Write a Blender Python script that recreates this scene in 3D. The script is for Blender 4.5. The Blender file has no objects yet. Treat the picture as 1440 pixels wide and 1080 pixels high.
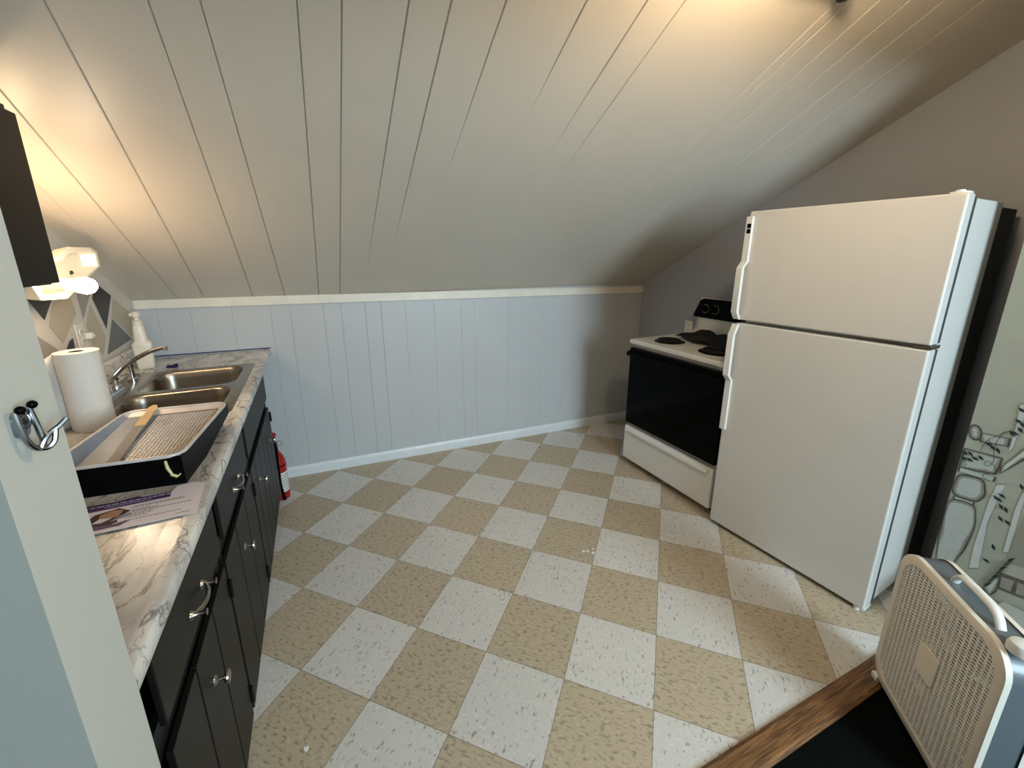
import bpy, bmesh, math, random
from mathutils import Vector, Matrix
random.seed(7)
COL = bpy.context.scene.collection
PI = math.pi

# ------------------------------------------------------------------ helpers
def lin(c):
    c = c/255.0
    return c/12.92 if c <= 0.04045 else ((c+0.055)/1.055)**2.4

def rgb(r, g, b): return (lin(r), lin(g), lin(b), 1.0)

def node_mat(name):
    m = bpy.data.materials.new(name); m.use_nodes = True
    nt = m.node_tree; b = nt.nodes['Principled BSDF']
    return m, nt, b

def mat(name, c, rough=0.5, metal=0.0, noise=0.0, nscale=60.0, bump=0.0, bscale=120.0, coat=0.0, emit=None, estr=0.0, spec=0.5):
    m, nt, b = node_mat(name)
    col = rgb(*c)
    b.inputs['Base Color'].default_value = col
    b.inputs['Roughness'].default_value = rough
    b.inputs['Metallic'].default_value = metal
    b.inputs['Specular IOR Level'].default_value = spec
    if coat: b.inputs['Coat Weight'].default_value = coat; b.inputs['Coat Roughness'].default_value = 0.1
    tc = nt.nodes.new('ShaderNodeTexCoord')
    if noise > 0:
        n = nt.nodes.new('ShaderNodeTexNoise'); n.inputs['Scale'].default_value = nscale; n.inputs['Detail'].default_value = 4
        nt.links.new(tc.outputs['Object'], n.inputs['Vector'])
        r = nt.nodes.new('ShaderNodeMapRange'); r.inputs[1].default_value = 0.3; r.inputs[2].default_value = 0.7
        r.inputs[3].default_value = 1-noise; r.inputs[4].default_value = 1+noise
        nt.links.new(n.outputs['Fac'], r.inputs[0])
        mx = nt.nodes.new('ShaderNodeVectorMath'); mx.operation = 'SCALE'
        mx.inputs[0].default_value = col[:3]
        nt.links.new(r.outputs[0], mx.inputs['Scale']); nt.links.new(mx.outputs[0], b.inputs['Base Color'])
    if bump > 0:
        n2 = nt.nodes.new('ShaderNodeTexNoise'); n2.inputs['Scale'].default_value = bscale; n2.inputs['Detail'].default_value = 3
        nt.links.new(tc.outputs['Object'], n2.inputs['Vector'])
        bp = nt.nodes.new('ShaderNodeBump'); bp.inputs['Strength'].default_value = bump; bp.inputs['Distance'].default_value = 0.01
        nt.links.new(n2.outputs['Fac'], bp.inputs['Height']); nt.links.new(bp.outputs[0], b.inputs['Normal'])
    if emit:
        b.inputs['Emission Color'].default_value = rgb(*emit); b.inputs['Emission Strength'].default_value = estr
    return m

class MB:
    def __init__(s): s.v=[]; s.f=[]; s.m=[]; s.s=[]
    def _add(s, vs, fs, mi=0, sm=False):
        o=len(s.v); s.v += [tuple(p) for p in vs]
        for f in fs: s.f.append([i+o for i in f]); s.m.append(mi); s.s.append(sm)
        return s
    def box(s, x0,x1,y0,y1,z0,z1, mi=0):
        vs=[(x,y,z) for z in (z0,z1) for y in (y0,y1) for x in (x0,x1)]
        return s._add(vs,[(0,2,3,1),(4,5,7,6),(0,1,5,4),(2,6,7,3),(0,4,6,2),(1,3,7,5)],mi)
    def obox(s, c, ax, ay, az, mi=0):
        c=Vector(c);ax=Vector(ax);ay=Vector(ay);az=Vector(az)
        vs=[c+ax*i+ay*j+az*k for k in (-1,1) for j in (-1,1) for i in (-1,1)]
        return s._add(vs,[(0,2,3,1),(4,5,7,6),(0,1,5,4),(2,6,7,3),(0,4,6,2),(1,3,7,5)],mi)
    def prism(s, pts, axis, a, b, mi=0, sm=False):
        def mk(p,t):
            return {'z':(p[0],p[1],t),'y':(p[0],t,p[1]),'x':(t,p[0],p[1])}[axis]
        n=len(pts); vs=[mk(p,a) for p in pts]+[mk(p,b) for p in pts]
        s._add(vs,[tuple(range(n))[::-1],tuple(range(n,2*n))],mi,False)
        o=len(s.v)-2*n
        for i in range(n):
            j=(i+1)%n; s.f.append([o+i,o+j,o+n+j,o+n+i]); s.m.append(mi); s.s.append(sm)
        return s
    def poly(s, pts, mi=0): return s._add(pts,[tuple(range(len(pts)))],mi)
    def tube(s, path, r, n=10, mi=0, cap=True, flat=1.0):
        P=[Vector(p) for p in path]; k=len(P)
        rs=r if isinstance(r,(list,tuple)) else [r]*k
        T=[(P[min(i+1,k-1)]-P[max(i-1,0)]).normalized() for i in range(k)]
        up=Vector((0,0,1)) if abs(T[0].z)<0.9 else Vector((1,0,0))
        N=(up-T[0]*up.dot(T[0])).normalized(); vs=[]
        for i in range(k):
            N=(N-T[i]*N.dot(T[i])).normalized(); B=T[i].cross(N)
            for j in range(n):
                a=2*PI*j/n; vs.append(P[i]+(N*math.cos(a)*flat+B*math.sin(a))*rs[i])
        fs=[(i*n+j,i*n+(j+1)%n,(i+1)*n+(j+1)%n,(i+1)*n+j) for i in range(k-1) for j in range(n)]
        s._add(vs,fs,mi,True)
        if cap:
            o=len(s.v)-k*n
            s.f.append([o+j for j in range(n)][::-1]); s.m.append(mi); s.s.append(False)
            s.f.append([o+(k-1)*n+j for j in range(n)]); s.m.append(mi); s.s.append(False)
        return s
    def cyl(s, p0, p1, r0, r1=None, n=24, mi=0): return s.tube([p0,p1],[r0,r0 if r1 is None else r1],n,mi)
    def lathe(s, prof, c=(0,0,0), n=28, mi=0, axis=None, sx=1.0, sy=1.0):
        c=Vector(c); A=Vector(axis or (0,0,1)).normalized()
        u=Vector((1,0,0)) if abs(A.x)<0.9 else Vector((0,1,0)); u=(u-A*u.dot(A)).normalized(); w=A.cross(u)
        vs=[]
        for r,h in prof:
            for j in range(n):
                a=2*PI*j/n; vs.append(c+A*h+u*math.cos(a)*r*sx+w*math.sin(a)*r*sy)
        k=len(prof)
        fs=[(i*n+j,i*n+(j+1)%n,(i+1)*n+(j+1)%n,(i+1)*n+j) for i in range(k-1) for j in range(n)]
        fs+= [tuple(range(n))[::-1], tuple(range((k-1)*n,k*n))]
        return s._add(vs,fs,mi,True)
    def sphere(s, c, r, n=16, mi=0, sz=1.0):
        pr=[(max(1e-4,r*math.sin(PI*i/10)), -r*sz*math.cos(PI*i/10)) for i in range(11)]
        return s.lathe(pr,c,n,mi)
    def xf(s, M):
        s.v=[tuple(M@Vector(p)) for p in s.v]; return s
    def build(s, name, mats, parent=None, bevel=0.0, seg=2, ang=35):
        me=bpy.data.meshes.new(name); me.from_pydata(s.v,[],s.f)
        if not isinstance(mats,(list,tuple)): mats=[mats]
        for m in mats: me.materials.append(m)
        for p,mi,sm in zip(me.polygons,s.m,s.s): p.material_index=mi
        bm=bmesh.new(); bm.from_mesh(me); bmesh.ops.recalc_face_normals(bm,faces=bm.faces); bm.to_mesh(me); bm.free()
        if any(s.s) or bevel:
            for p in me.polygons: p.use_smooth=True
            me.set_sharp_from_angle(angle=math.radians(ang))
        o=bpy.data.objects.new(name,me); COL.objects.link(o)
        if parent: o.parent=parent
        if bevel:
            b=o.modifiers.new('bevel','BEVEL'); b.width=bevel; b.segments=seg; b.limit_method='ANGLE'; b.angle_limit=math.radians(40); b.harden_normals=True
        return o

def tag(o, label=None, cat=None, group=None, kind=None):
    if label: o['label']=label
    if cat: o['category']=cat
    if group: o['group']=group
    if kind: o['kind']=kind
    return o

def thing(name, label, cat, loc=(0,0,0), rz=0.0, group=None):
    o=bpy.data.objects.new(name,None); COL.objects.link(o); o.empty_display_size=0.1
    o.location=loc; o.rotation_euler=(0,0,rz); tag(o,label,cat,group); return o

def struct(o, label, cat): return tag(o,label,cat,kind='structure')

def rrect(x0,x1,y0,y1,r,n=6):
    pts=[]
    for cx,cy,a0 in ((x1-r,y0+r,-90),(x1-r,y1-r,0),(x0+r,y1-r,90),(x0+r,y0+r,180)):
        for i in range(n+1):
            a=math.radians(a0+90*i/n); pts.append((cx+r*math.cos(a),cy+r*math.sin(a)))
    return pts

def smooth_path(P, sub=6):
    P=[Vector(p) for p in P]; out=[]
    for i in range(len(P)-1):
        p0=P[max(i-1,0)];p1=P[i];p2=P[i+1];p3=P[min(i+2,len(P)-1)]
        for k in range(sub):
            t=k/sub
            out.append(0.5*((2*p1)+(p2-p0)*t+(2*p0-5*p1+4*p2-p3)*t*t+(3*p1-p0-3*p2+p3)*t**3))
    out.append(P[-1]); return out

# ------------------------------------------------------------------ materials
M={}
M['ceil']=mat('ceiling_paint',(204,194,179),0.38,bump=0.12,bscale=5,noise=0.02,nscale=3)
M['wall']=mat('blue_grey_paint',(184,185,185),0.42,bump=0.05,bscale=40,noise=0.02,nscale=4)
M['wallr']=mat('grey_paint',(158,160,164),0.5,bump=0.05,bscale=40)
M['trim']=mat('cream_trim_paint',(222,214,198),0.4,noise=0.05,nscale=14,bump=0.06,bscale=30)
M['basewhite']=mat('white_baseboard_paint',(215,218,218),0.38,noise=0.04,nscale=20)
M['jamb']=mat('pale_grey_green_paint',(190,188,178),0.5,bump=0.05,bscale=50)
M['partition']=mat('grey_green_wall_paint',(152,150,140),0.55,bump=0.06,bscale=40)
M['mural']=mat('sage_mural_ground',(162,164,150),0.6,noise=0.03,nscale=8)
M['fridge']=mat('white_enamel',(214,209,200),0.2,bump=0.16,bscale=240)
M['fridge_smooth']=mat('white_plastic',(226,224,216),0.35)
M['gasket']=mat('grey_gasket',(52,58,60),0.6)
M['black']=mat('black_plastic',(6,6,6),0.35,spec=0.05)
M['dial']=mat('dial_print',(150,148,142),0.6)
M['blackmat']=mat('black_rubber',(13,13,14),0.7)
M['stove']=mat('white_stove_enamel',(226,221,211),0.3)
M['drawerw']=mat('white_drawer_enamel',(232,229,224),0.35)
M['glassblk']=mat('black_oven_glass',(4,4,4),0.12,spec=0.06)
M['coil']=mat('burner_coil',(24,22,21),0.55,metal=0.3)
M['pan']=mat('drip_pan',(50,47,44),0.35,metal=0.8)
M['cloth']=mat('black_cloth',(24,21,20),0.9,noise=0.25,nscale=60,bump=0.3,bscale=300)
M['cab']=mat('black_cabinet_paint',(17,14,12),0.46,noise=0.08,nscale=12,bump=0.06,bscale=50,spec=0.3)
M['ucab']=mat('dark_brown_cabinet_paint',(20,15,11),0.5,noise=0.06,nscale=20,spec=0.3)
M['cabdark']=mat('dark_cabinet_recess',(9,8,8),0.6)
M['chrome']=mat('chrome',(215,215,218),0.12,metal=1.0)
M['hookchrome']=mat('worn_chrome_hook',(150,150,154),0.2,metal=1.0)
M['nickel']=mat('brushed_nickel',(168,162,152),0.28,metal=1.0)
M['hinge']=mat('black_hinge',(16,15,14),0.4,metal=0.6)
M['paper']=mat('white_paper_towel',(226,218,208),0.95,bump=0.25,bscale=260,noise=0.02,nscale=80)
M['card']=mat('brown_cardboard_core',(96,78,62),0.9)
M['soap']=mat('cream_plastic',(226,214,196),0.35)
M['outlet']=mat('white_outlet_plastic',(226,218,204),0.4)
M['slot']=mat('outlet_slot',(40,36,32),0.6)
M['red']=mat('red_enamel',(158,16,20),0.28)
M['labelw']=mat('white_label',(214,212,208),0.6)
M['ink']=mat('dark_ink',(58,52,56),0.8)
M['purple']=mat('purple_ink',(66,36,88),0.6)
M['lilac']=mat('paper_white_violet',(222,212,218),0.7)
M['skin']=mat('printed_skin_tone',(176,128,104),0.8)
M['brownink']=mat('printed_brown',(66,44,38),0.8)
M['greyink']=mat('printed_grey',(150,146,156),0.8)
M['trayblk']=mat('black_tray_plastic',(8,8,9),0.3,noise=0.3,nscale=40,spec=0.05)
M['traymet']=mat('tray_metal_liner',(206,197,190),0.42,metal=0.15,noise=0.12,nscale=18)
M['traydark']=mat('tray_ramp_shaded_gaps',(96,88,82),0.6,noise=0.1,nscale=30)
M['traygrey']=mat('dried_paint_in_towel_shade',(136,142,154),0.4,noise=0.12,nscale=14)  # dried paint film, with the towel roll's shadow mixed into its grey
M['yellowp']=mat('dried_yellow_paint',(196,190,130),0.5)
M['wood']=mat('bare_wood_stick',(214,178,128),0.7,noise=0.06,nscale=40)
M['stickp']=mat('paint_coated_stick',(132,126,122),0.6,noise=0.06,nscale=30)
M['blueclip']=mat('navy_plastic',(22,28,78),0.4)
M['tape']=mat('blue_tape',(44,50,88),0.7)
M['fanbody']=mat('blue_grey_metal',(98,105,108),0.36,coat=0.15)
M['fangrille']=mat('off_white_plastic',(236,231,222),0.45)
M['fanframe']=mat('beige_plastic',(234,224,208),0.42)
M['fanwhite']=mat('white_knob_plastic',(232,230,224),0.4)
M['fanblade']=mat('grey_blade',(92,88,80),0.5)
M['fandark']=mat('fan_inside_shade',(30,30,30),0.8)  # inner walls coloured dark to put shade behind the grille holes
M['cord']=mat('grey_cord',(118,116,114),0.6)
M['bronze']=mat('dark_bronze',(44,36,28),0.4,metal=0.7)
M['lampwhite']=mat('white_lamp_enamel',(240,232,212),0.35)
M['bulb']=mat('lit_warm_bulb',(255,240,210),0.4,emit=(255,224,186),estr=46.0)
M['hidden_bulb']=mat('added_glow_bulb',(255,240,210),0.4,emit=(255,222,176),estr=60.0)  # added bulb, out of view, brightening wall and ceiling beside the lamp
M['bulb2']=mat('lit_ceiling_bulb',(255,240,210),0.4,emit=(255,228,190),estr=130.0)
M['chip']=mat('white_paint_chip',(235,235,232),0.7)
M['ledge']=mat('weathered_white_board',(148,149,140),0.6,noise=0.05,nscale=20)
M['glass']=mat('window_frame_white',(230,230,226),0.4)

# floor tiles
def floor_mat():
    m,nt,b=node_mat('checker_vinyl_tiles'); N=nt.nodes; Lk=nt.links
    tc=N.new('ShaderNodeTexCoord'); sep=N.new('ShaderNodeSeparateXYZ'); Lk.new(tc.outputs['Object'],sep.inputs[0])
    def mth(op,a,bv=None,c=None):
        n=N.new('ShaderNodeMath'); n.operation=op
        for i,v in enumerate((a,bv,c)):
            if v is None: continue
            if isinstance(v,(int,float)): n.inputs[i].default_value=v
            else: Lk.new(v,n.inputs[i])
        return n.outputs[0]
    A=math.radians(42.36088); T=0.3048; cx,cy=1.74733,-1.47521
    X,Y=sep.outputs[0],sep.outputs[1]
    u=mth('DIVIDE',mth('ADD',mth('SUBTRACT',mth('MULTIPLY',X,math.cos(A)),mth('MULTIPLY',Y,math.sin(A))),cx),T)
    v=mth('DIVIDE',mth('ADD',mth('ADD',mth('MULTIPLY',X,math.sin(A)),mth('MULTIPLY',Y,math.cos(A))),cy),T)
    fu=mth('FLOOR',u); fv=mth('FLOOR',v)
    par=mth('FLOORED_MODULO',mth('ADD',fu,fv),2.0)          # 0 light, 1 tan
    # seams
    du=mth('ABSOLUTE',mth('SUBTRACT',mth('FRACT',u),0.5)); dv=mth('ABSOLUTE',mth('SUBTRACT',mth('FRACT',v),0.5))
    seam=mth('GREATER_THAN',mth('MAXIMUM',du,dv),0.4965)
    # per-tile tone
    cid=N.new('ShaderNodeCombineXYZ'); Lk.new(fu,cid.inputs[0]); Lk.new(fv,cid.inputs[1])
    wn=N.new('ShaderNodeTexWhiteNoise'); Lk.new(cid.outputs[0],wn.inputs[0])
    # flecks: stretched noise; light tiles streak along v, tan along u
    def fleck(su,sv,seed,lo,hi):
        c=N.new('ShaderNodeCombineXYZ'); Lk.new(mth('MULTIPLY',u,su),c.inputs[0]); Lk.new(mth('MULTIPLY',v,sv),c.inputs[1]); c.inputs[2].default_value=seed
        n=N.new('ShaderNodeTexNoise'); n.inputs['Scale'].default_value=1.0; n.inputs['Detail'].default_value=2.0; Lk.new(c.outputs[0],n.inputs['Vector'])
        r=N.new('ShaderNodeMapRange'); r.inputs[1].default_value=lo; r.inputs[2].default_value=hi; Lk.new(n.outputs['Fac'],r.inputs[0]); return r.outputs[0]
    fl_l=fleck(34,15,1.3,0.60,0.72); fl_t=fleck(15,30,5.1,0.52,0.72)
    fl_w=fleck(22,40,9.7,0.58,0.75)
    def mix(a,bb,f):
        n=N.new('ShaderNodeMix'); n.data_type='RGBA'
        for i,val in ((6,a),(7,bb)):
            if isinstance(val,tuple): n.inputs[i].default_value=val
            else: Lk.new(val,n.inputs[i])
        if isinstance(f,(int,float)): n.inputs[0].default_value=f
        else: Lk.new(f,n.inputs[0])
        return n.outputs[2]
    light=mix(mix(rgb(212,207,200),rgb(228,224,218),fl_w),rgb(132,124,112),mth('MULTIPLY',fl_l,0.75))
    tan=mix(mix(rgb(188,172,146),rgb(206,191,168),fl_w),rgb(116,98,74),mth('MULTIPLY',fl_t,0.7))
    col=mix(light,tan,par)
    tone=N.new('ShaderNodeVectorMath'); tone.operation='SCALE'; Lk.new(col,tone.inputs[0])
    Lk.new(mth('ADD',mth('MULTIPLY',wn.outputs[0],0.08),0.95),tone.inputs['Scale'])
    fin=mix(tone.outputs[0],rgb(92,78,60),mth('MULTIPLY',seam,0.8))
    Lk.new(fin,b.inputs['Base Color']); b.inputs['Roughness'].default_value=0.42
    n=N.new('ShaderNodeTexNoise'); n.inputs['Scale'].default_value=45; Lk.new(tc.outputs['Object'],n.inputs['Vector'])
    bp=N.new('ShaderNodeBump'); bp.inputs['Strength'].default_value=0.06; bp.inputs['Distance'].default_value=0.01
    Lk.new(n.outputs['Fac'],bp.inputs['Height']); Lk.new(bp.outputs[0],b.inputs['Normal'])
    return m
M['floor']=floor_mat()

def marble_mat():
    m,nt,b=node_mat('marble_laminate'); N=nt.nodes; Lk=nt.links
    tc=N.new('ShaderNodeTexCoord'); mp=N.new('ShaderNodeMapping'); mp.inputs['Rotation'].default_value=(0,0,0.6); mp.inputs['Scale'].default_value=(1.0,1.6,1.0)
    Lk.new(tc.outputs['Object'],mp.inputs[0])
    n1=N.new('ShaderNodeTexNoise'); n1.inputs['Scale'].default_value=5; n1.inputs['Detail'].default_value=5; n1.inputs['Distortion'].default_value=1.2
    n2=N.new('ShaderNodeTexNoise'); n2.inputs['Scale'].default_value=11; n2.inputs['Detail'].default_value=6; n2.inputs['Distortion'].default_value=0.8
    for n in (n1,n2): Lk.new(mp.outputs[0],n.inputs['Vector'])
    def vein(n,w):
        a=N.new('ShaderNodeMath'); a.operation='SUBTRACT'; Lk.new(n.outputs['Fac'],a.inputs[0]); a.inputs[1].default_value=0.5
        ab=N.new('ShaderNodeMath'); ab.operation='ABSOLUTE'; Lk.new(a.outputs[0],ab.inputs[0])
        r=N.new('ShaderNodeMapRange'); r.inputs[1].default_value=0.0; r.inputs[2].default_value=w; r.inputs[3].default_value=1; r.inputs[4].default_value=0
        Lk.new(ab.outputs[0],r.inputs[0]); return r.outputs[0]
    v1=vein(n1,0.022); v2=vein(n2,0.016)
    n3=N.new('ShaderNodeTexNoise'); n3.inputs['Scale'].default_value=3.5; n3.inputs['Detail'].default_value=3; Lk.new(mp.outputs[0],n3.inputs['Vector'])
    cr=N.new('ShaderNodeValToRGB'); cr.color_ramp.elements[0].position=0.38; cr.color_ramp.elements[0].color=rgb(178,172,166)
    cr.color_ramp.elements[1].position=0.6; cr.color_ramp.elements[1].color=rgb(226,219,210); Lk.new(n3.outputs['Fac'],cr.inputs[0])
    def mix(a,bb,f):
        n=N.new('ShaderNodeMix'); n.data_type='RGBA'; Lk.new(a,n.inputs[6]); n.inputs[7].default_value=bb; Lk.new(f,n.inputs[0]); return n.outputs[2]
    k=N.new('ShaderNodeMath'); k.operation='MULTIPLY'; Lk.new(v1,k.inputs[0]); k.inputs[1].default_value=0.8
    k2=N.new('ShaderNodeMath'); k2.operation='MULTIPLY'; Lk.new(v2,k2.inputs[0]); k2.inputs[1].default_value=0.5
    c=mix(mix(cr.outputs[0],rgb(96,90,88),k.outputs[0]),rgb(120,110,102),k2.outputs[0])
    Lk.new(c,b.inputs['Base Color']); b.inputs['Roughness'].default_value=0.25
    return m
M['marble']=marble_mat()

def steel_mat():
    m,nt,b=node_mat('brushed_stainless'); N=nt.nodes; Lk=nt.links
    b.inputs['Base Color'].default_value=rgb(150,141,130); b.inputs['Metallic'].default_value=1.0; b.inputs['Roughness'].default_value=0.27
    tc=N.new('ShaderNodeTexCoord'); mp=N.new('ShaderNodeMapping'); mp.inputs['Scale'].default_value=(8,300,300); Lk.new(tc.outputs['Object'],mp.inputs[0])
    n=N.new('ShaderNodeTexNoise'); n.inputs['Scale'].default_value=1.0; n.inputs['Detail'].default_value=2; Lk.new(mp.outputs[0],n.inputs['Vector'])
    bp=N.new('ShaderNodeBump'); bp.inputs['Strength'].default_value=0.06; bp.inputs['Distance'].default_value=0.01; Lk.new(n.outputs['Fac'],bp.inputs['Height']); Lk.new(bp.outputs[0],b.inputs['Normal'])
    return m
M['steel']=steel_mat()

def oak_mat():
    m,nt,b=node_mat('stained_oak'); N=nt.nodes; Lk=nt.links
    tc=N.new('ShaderNodeTexCoord'); mp=N.new('ShaderNodeMapping'); mp.inputs['Scale'].default_value=(5.0,110,110); Lk.new(tc.outputs['Object'],mp.inputs[0])
    n=N.new('ShaderNodeTexNoise'); n.inputs['Scale'].default_value=1.6; n.inputs['Detail'].default_value=6; n.inputs['Distortion'].default_value=1.0; Lk.new(mp.outputs[0],n.inputs['Vector'])
    cr=N.new('ShaderNodeValToRGB'); cr.color_ramp.elements[0].position=0.36; cr.color_ramp.elements[0].color=rgb(74,48,26)
    cr.color_ramp.elements[1].position=0.64; cr.color_ramp.elements[1].color=rgb(146,102,60); Lk.new(n.outputs['Fac'],cr.inputs[0])
    Lk.new(cr.outputs[0],b.inputs['Base Color']); b.inputs['Roughness'].default_value=0.5
    return m
M['oak']=oak_mat()
M['carpet']=mat('dark_green_carpet',(13,17,15),1.0,spec=0.05,noise=0.35,nscale=220,bump=0.5,bscale=400)
# mural paints
M['m_line']=mat('mural_dark_line',(70,66,56),0.7)
M['m_mid']=mat('mural_mid_grey',(126,124,112),0.7,noise=0.05,nscale=30)
M['m_light']=mat('mural_pale_grey',(172,177,172),0.7,noise=0.04,nscale=30)
M['m_pale']=mat('mural_white_highlight',(188,194,190),0.7,noise=0.03,nscale=30)
M['m_leaf']=mat('mural_green_leaf',(30,42,36),0.8)
M['m_stone']=mat('mural_brown_stone',(92,86,76),0.8,noise=0.2,nscale=30)
M['m_shade']=mat('mural_taupe',(140,138,126),0.7,noise=0.04,nscale=20)
# harlequin paints
M['h_base']=mat('harlequin_pale_lines',(212,204,194),0.5,noise=0.03,nscale=10)
M['h_black']=mat('harlequin_black',(46,42,40),0.45)
M['h_purple']=mat('harlequin_dark_plum',(62,50,52),0.45)
M['h_cream']=mat('harlequin_cream',(190,176,152),0.5)
M['h_grey']=mat('harlequin_grey',(116,112,110),0.5)
M['h_lgrey']=mat('harlequin_mid_grey',(158,150,142),0.5)

# ------------------------------------------------------------------ geometry frame
def ceil_z(y): return 1.225+0.53*(2.96-y)
def wl(y): return -1.065+0.046*(2.96-y)         # left wall x
def wr(y): return 2.44+0.046*(2.96-y)           # right wall x
YB=2.96

# floor
b=MB(); b.poly([(-1.2,0.517,0),(2.75,0.648,0),(2.75,3.02,0),(-1.2,3.02,0)]); b.poly([(-1.2,0.517,-.03),(2.75,0.648,-.03),(2.75,3.02,-.03),(-1.2,3.02,-.03)])
struct(b.build('floor',M['floor']),'kitchen floor of diagonal cream and tan speckled vinyl tiles','floor')
b=MB(); b.prism([(-2.4,-2.7),(2.75,-2.7),(2.75,.648),(-1.2,.517),(-2.4,.517)],'z',-.04,-.004)
struct(b.build('floor',M['carpet']),'very dark green floor on the near side of the wooden threshold','floor')

# sloped ceiling with grooves (x at y=ya, x at y=yb, fade start, fade end in y)
G=[((1.736,-.90),(2.89,-.975),9,9,.6),((1.736,-.787),(2.89,-.851),9,9,1),((1.425,-.554),(2.902,-.721),9,9,1),((1.388,-.348),(2.923,-.476),9,9,1),((1.368,-.239),(2.919,-.303),9,9,1),
((1.329,-.025),(2.905,-.109),9,9,1),((1.31,.08),(2.895,.016),9,9,1),((1.281,.244),(2.828,.162),1.7,2.9,1),((1.261,.352),(2.655,.293),1.6,2.6,1),
((1.233,.506),(1.70,.471),1.35,1.95,.8),((1.194,.72),(1.416,.715),1.3,1.55,.8),((1.158,.92),(1.444,.87),1.4,1.8,.7),((1.147,1.027),(1.454,.996),1.5,1.9,.8),
((1.600,1.52),(2.041,1.488),2.0,2.4,.7),((1.13,1.587),(1.547,1.545),1.7,2.0,.9),((1.2,1.68),(1.9,1.65),2.0,2.4,.6),((1.007,1.807),(1.349,1.777),1.6,2.2,.8),((1.2,1.93),(1.9,1.90),1.6,2.1,.4),((1.2,2.09),(1.9,2.06),1.6,2.0,.3)]
rows=[2.975-0.1*i for i in range(25)]+[0.5]
def gx(g,y):
    (ya,xa),(yb,xb)=g[0],g[1]; k=(xb-xa)/(yb-ya)
    if xa>.4: k=-.035
    return (xa+xb)/2+k*(y-(ya+yb)/2)
nrm=Vector((0,0.53,1)).normalized()
b=MB(); grid=[]
for y in rows:
    r=[]
    base=lambda x: Vector((x,y,ceil_z(y)))
    r.append(base(-1.25))
    for g in G:
        x=gx(g,y); d=0.006*g[4]
        if y>g[2]: d*=max(0,1-(y-g[2])/max(1e-3,g[3]-g[2]))
        r += [base(x-.0032), base(x)+nrm*d, base(x+.0032)]
    r.append(base(2.8)); grid.append(r)
nc=len(grid[0]); vs=[p for r in grid for p in r]
b._add(vs,[(i*nc+j,i*nc+j+1,(i+1)*nc+j+1,(i+1)*nc+j) for i in range(len(rows)-1) for j in range(nc-1)],0,False)
b.poly([(-1.25,2.975,ceil_z(2.975)+.05),(2.8,2.975,ceil_z(2.975)+.05),(2.8,.5,ceil_z(.5)+.05),(-1.25,.5,ceil_z(.5)+.05)])
struct(b.build('ceiling',M['ceil']),'sloping ceiling of cream painted boards with thin grooves','ceiling')
b=MB(); b.box(-2.4,2.8,-2.7,0.5,2.53,2.58)
struct(b.build('ceiling',M['ceil']),'flat ceiling of the near room','ceiling')

# back knee wall with panel grooves
b=MB(); xs=[-.972,-.814,-.605,-.4,-.29,-.095,.011,.162,.265,.427,.627,.825,.928,1.193,1.476,1.679,1.872,2.03]
pts=[(-1.25,YB)]
for i,x in enumerate(xs):
    d=.003 if i<9 else .0018
    pts+=[(x-.0025,YB),(x,YB+d),(x+.0025,YB)]
pts+=[(2.8,YB),(2.8,YB+.05),(-1.25,YB+.05)]
b.prism(pts,'z',-.02,1.32)
struct(b.build('wall_back',M['wall']),'low blue grey knee wall of grooved panelling under the slope','wall')
# cream trim and baseboard
b=MB(); b.obox((.69,YB-.009,1.196),(1.755,0,-.0175),(0,.009,0),(0,0,.028))
struct(b.build('trim_1',M['trim'],bevel=.003),'long cream trim board between knee wall and ceiling','trim')
b=MB(); prof=[(YB-.013,0),(YB-.013,.05),(YB-.011,.060),(YB-.006,.072),(YB,.074),(YB,0)]
b.prism(prof,'x',-.46,2.44)
struct(b.build('baseboard_back',M['basewhite']),'white baseboard along the foot of the blue grey knee wall','baseboard')

# left wall with harlequin painting, in the wall's own plane
al=math.atan2(1,-.046)                      # local x runs towards the back corner
HARL={'black1':[(0.407,1.356),(0.272,1.285),(0.406,1.139),(0.474,1.292)],
'purple':[(0.962,1.375),(0.784,1.348),(0.806,1.31),(0.884,1.246),(0.963,1.344)],
'cream1':[(0.799,1.306),(0.659,1.319),(0.647,1.241),(0.801,1.142),(0.865,1.218)],
'lgrey1':[(0.599,1.32),(0.435,1.364),(0.491,1.304),(0.6,1.211)],
'cream2':[(0.506,1.267),(0.432,1.105),(0.496,1.03),(0.564,1.07),(0.587,1.182)],
'grey2':[(0.32,1.175),(0.142,1.041),(0.458,1.022)],
'cream3':[(0.253,1.268),(0.069,1.169),(0.129,1.052),(0.311,1.184)],
'lgrey3':[(1.05,1.265),(0.854,1.13),(0.9,1.06),(1.05,1.06)],
'black2':[(0.79,1.117),(0.75,1.145),(0.722,1.15),(0.732,1.05)]}
hm=['h_base','h_black','h_purple','h_cream','h_grey','h_lgrey']
b=MB(); b.prism([(-2.45,-.02),(.03,-.02),(.03,ceil_z(2.96)-.0),(-2.45,ceil_z(.51)+.0)],'y',0,.05)
for k,p in HARL.items():
    mi={'bl':1,'pu':2,'cr':3,'gr':4,'lg':5}[k[:2]]
    b.poly([(-s,-.0015,z) for s,z in p],mi)
o=b.build('wall_left',[M[k] for k in hm]); o.location=(-1.065,2.96,0); o.rotation_euler=(0,0,al)
struct(o,'left wall painted with black, cream and grey harlequin diamonds','wall')
# right kitchen wall
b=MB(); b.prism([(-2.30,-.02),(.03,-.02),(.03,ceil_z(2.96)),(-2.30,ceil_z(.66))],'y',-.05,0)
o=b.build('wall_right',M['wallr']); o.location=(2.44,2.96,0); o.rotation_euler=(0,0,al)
struct(o,'plain grey end wall behind the stove and refrigerator','wall')

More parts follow.
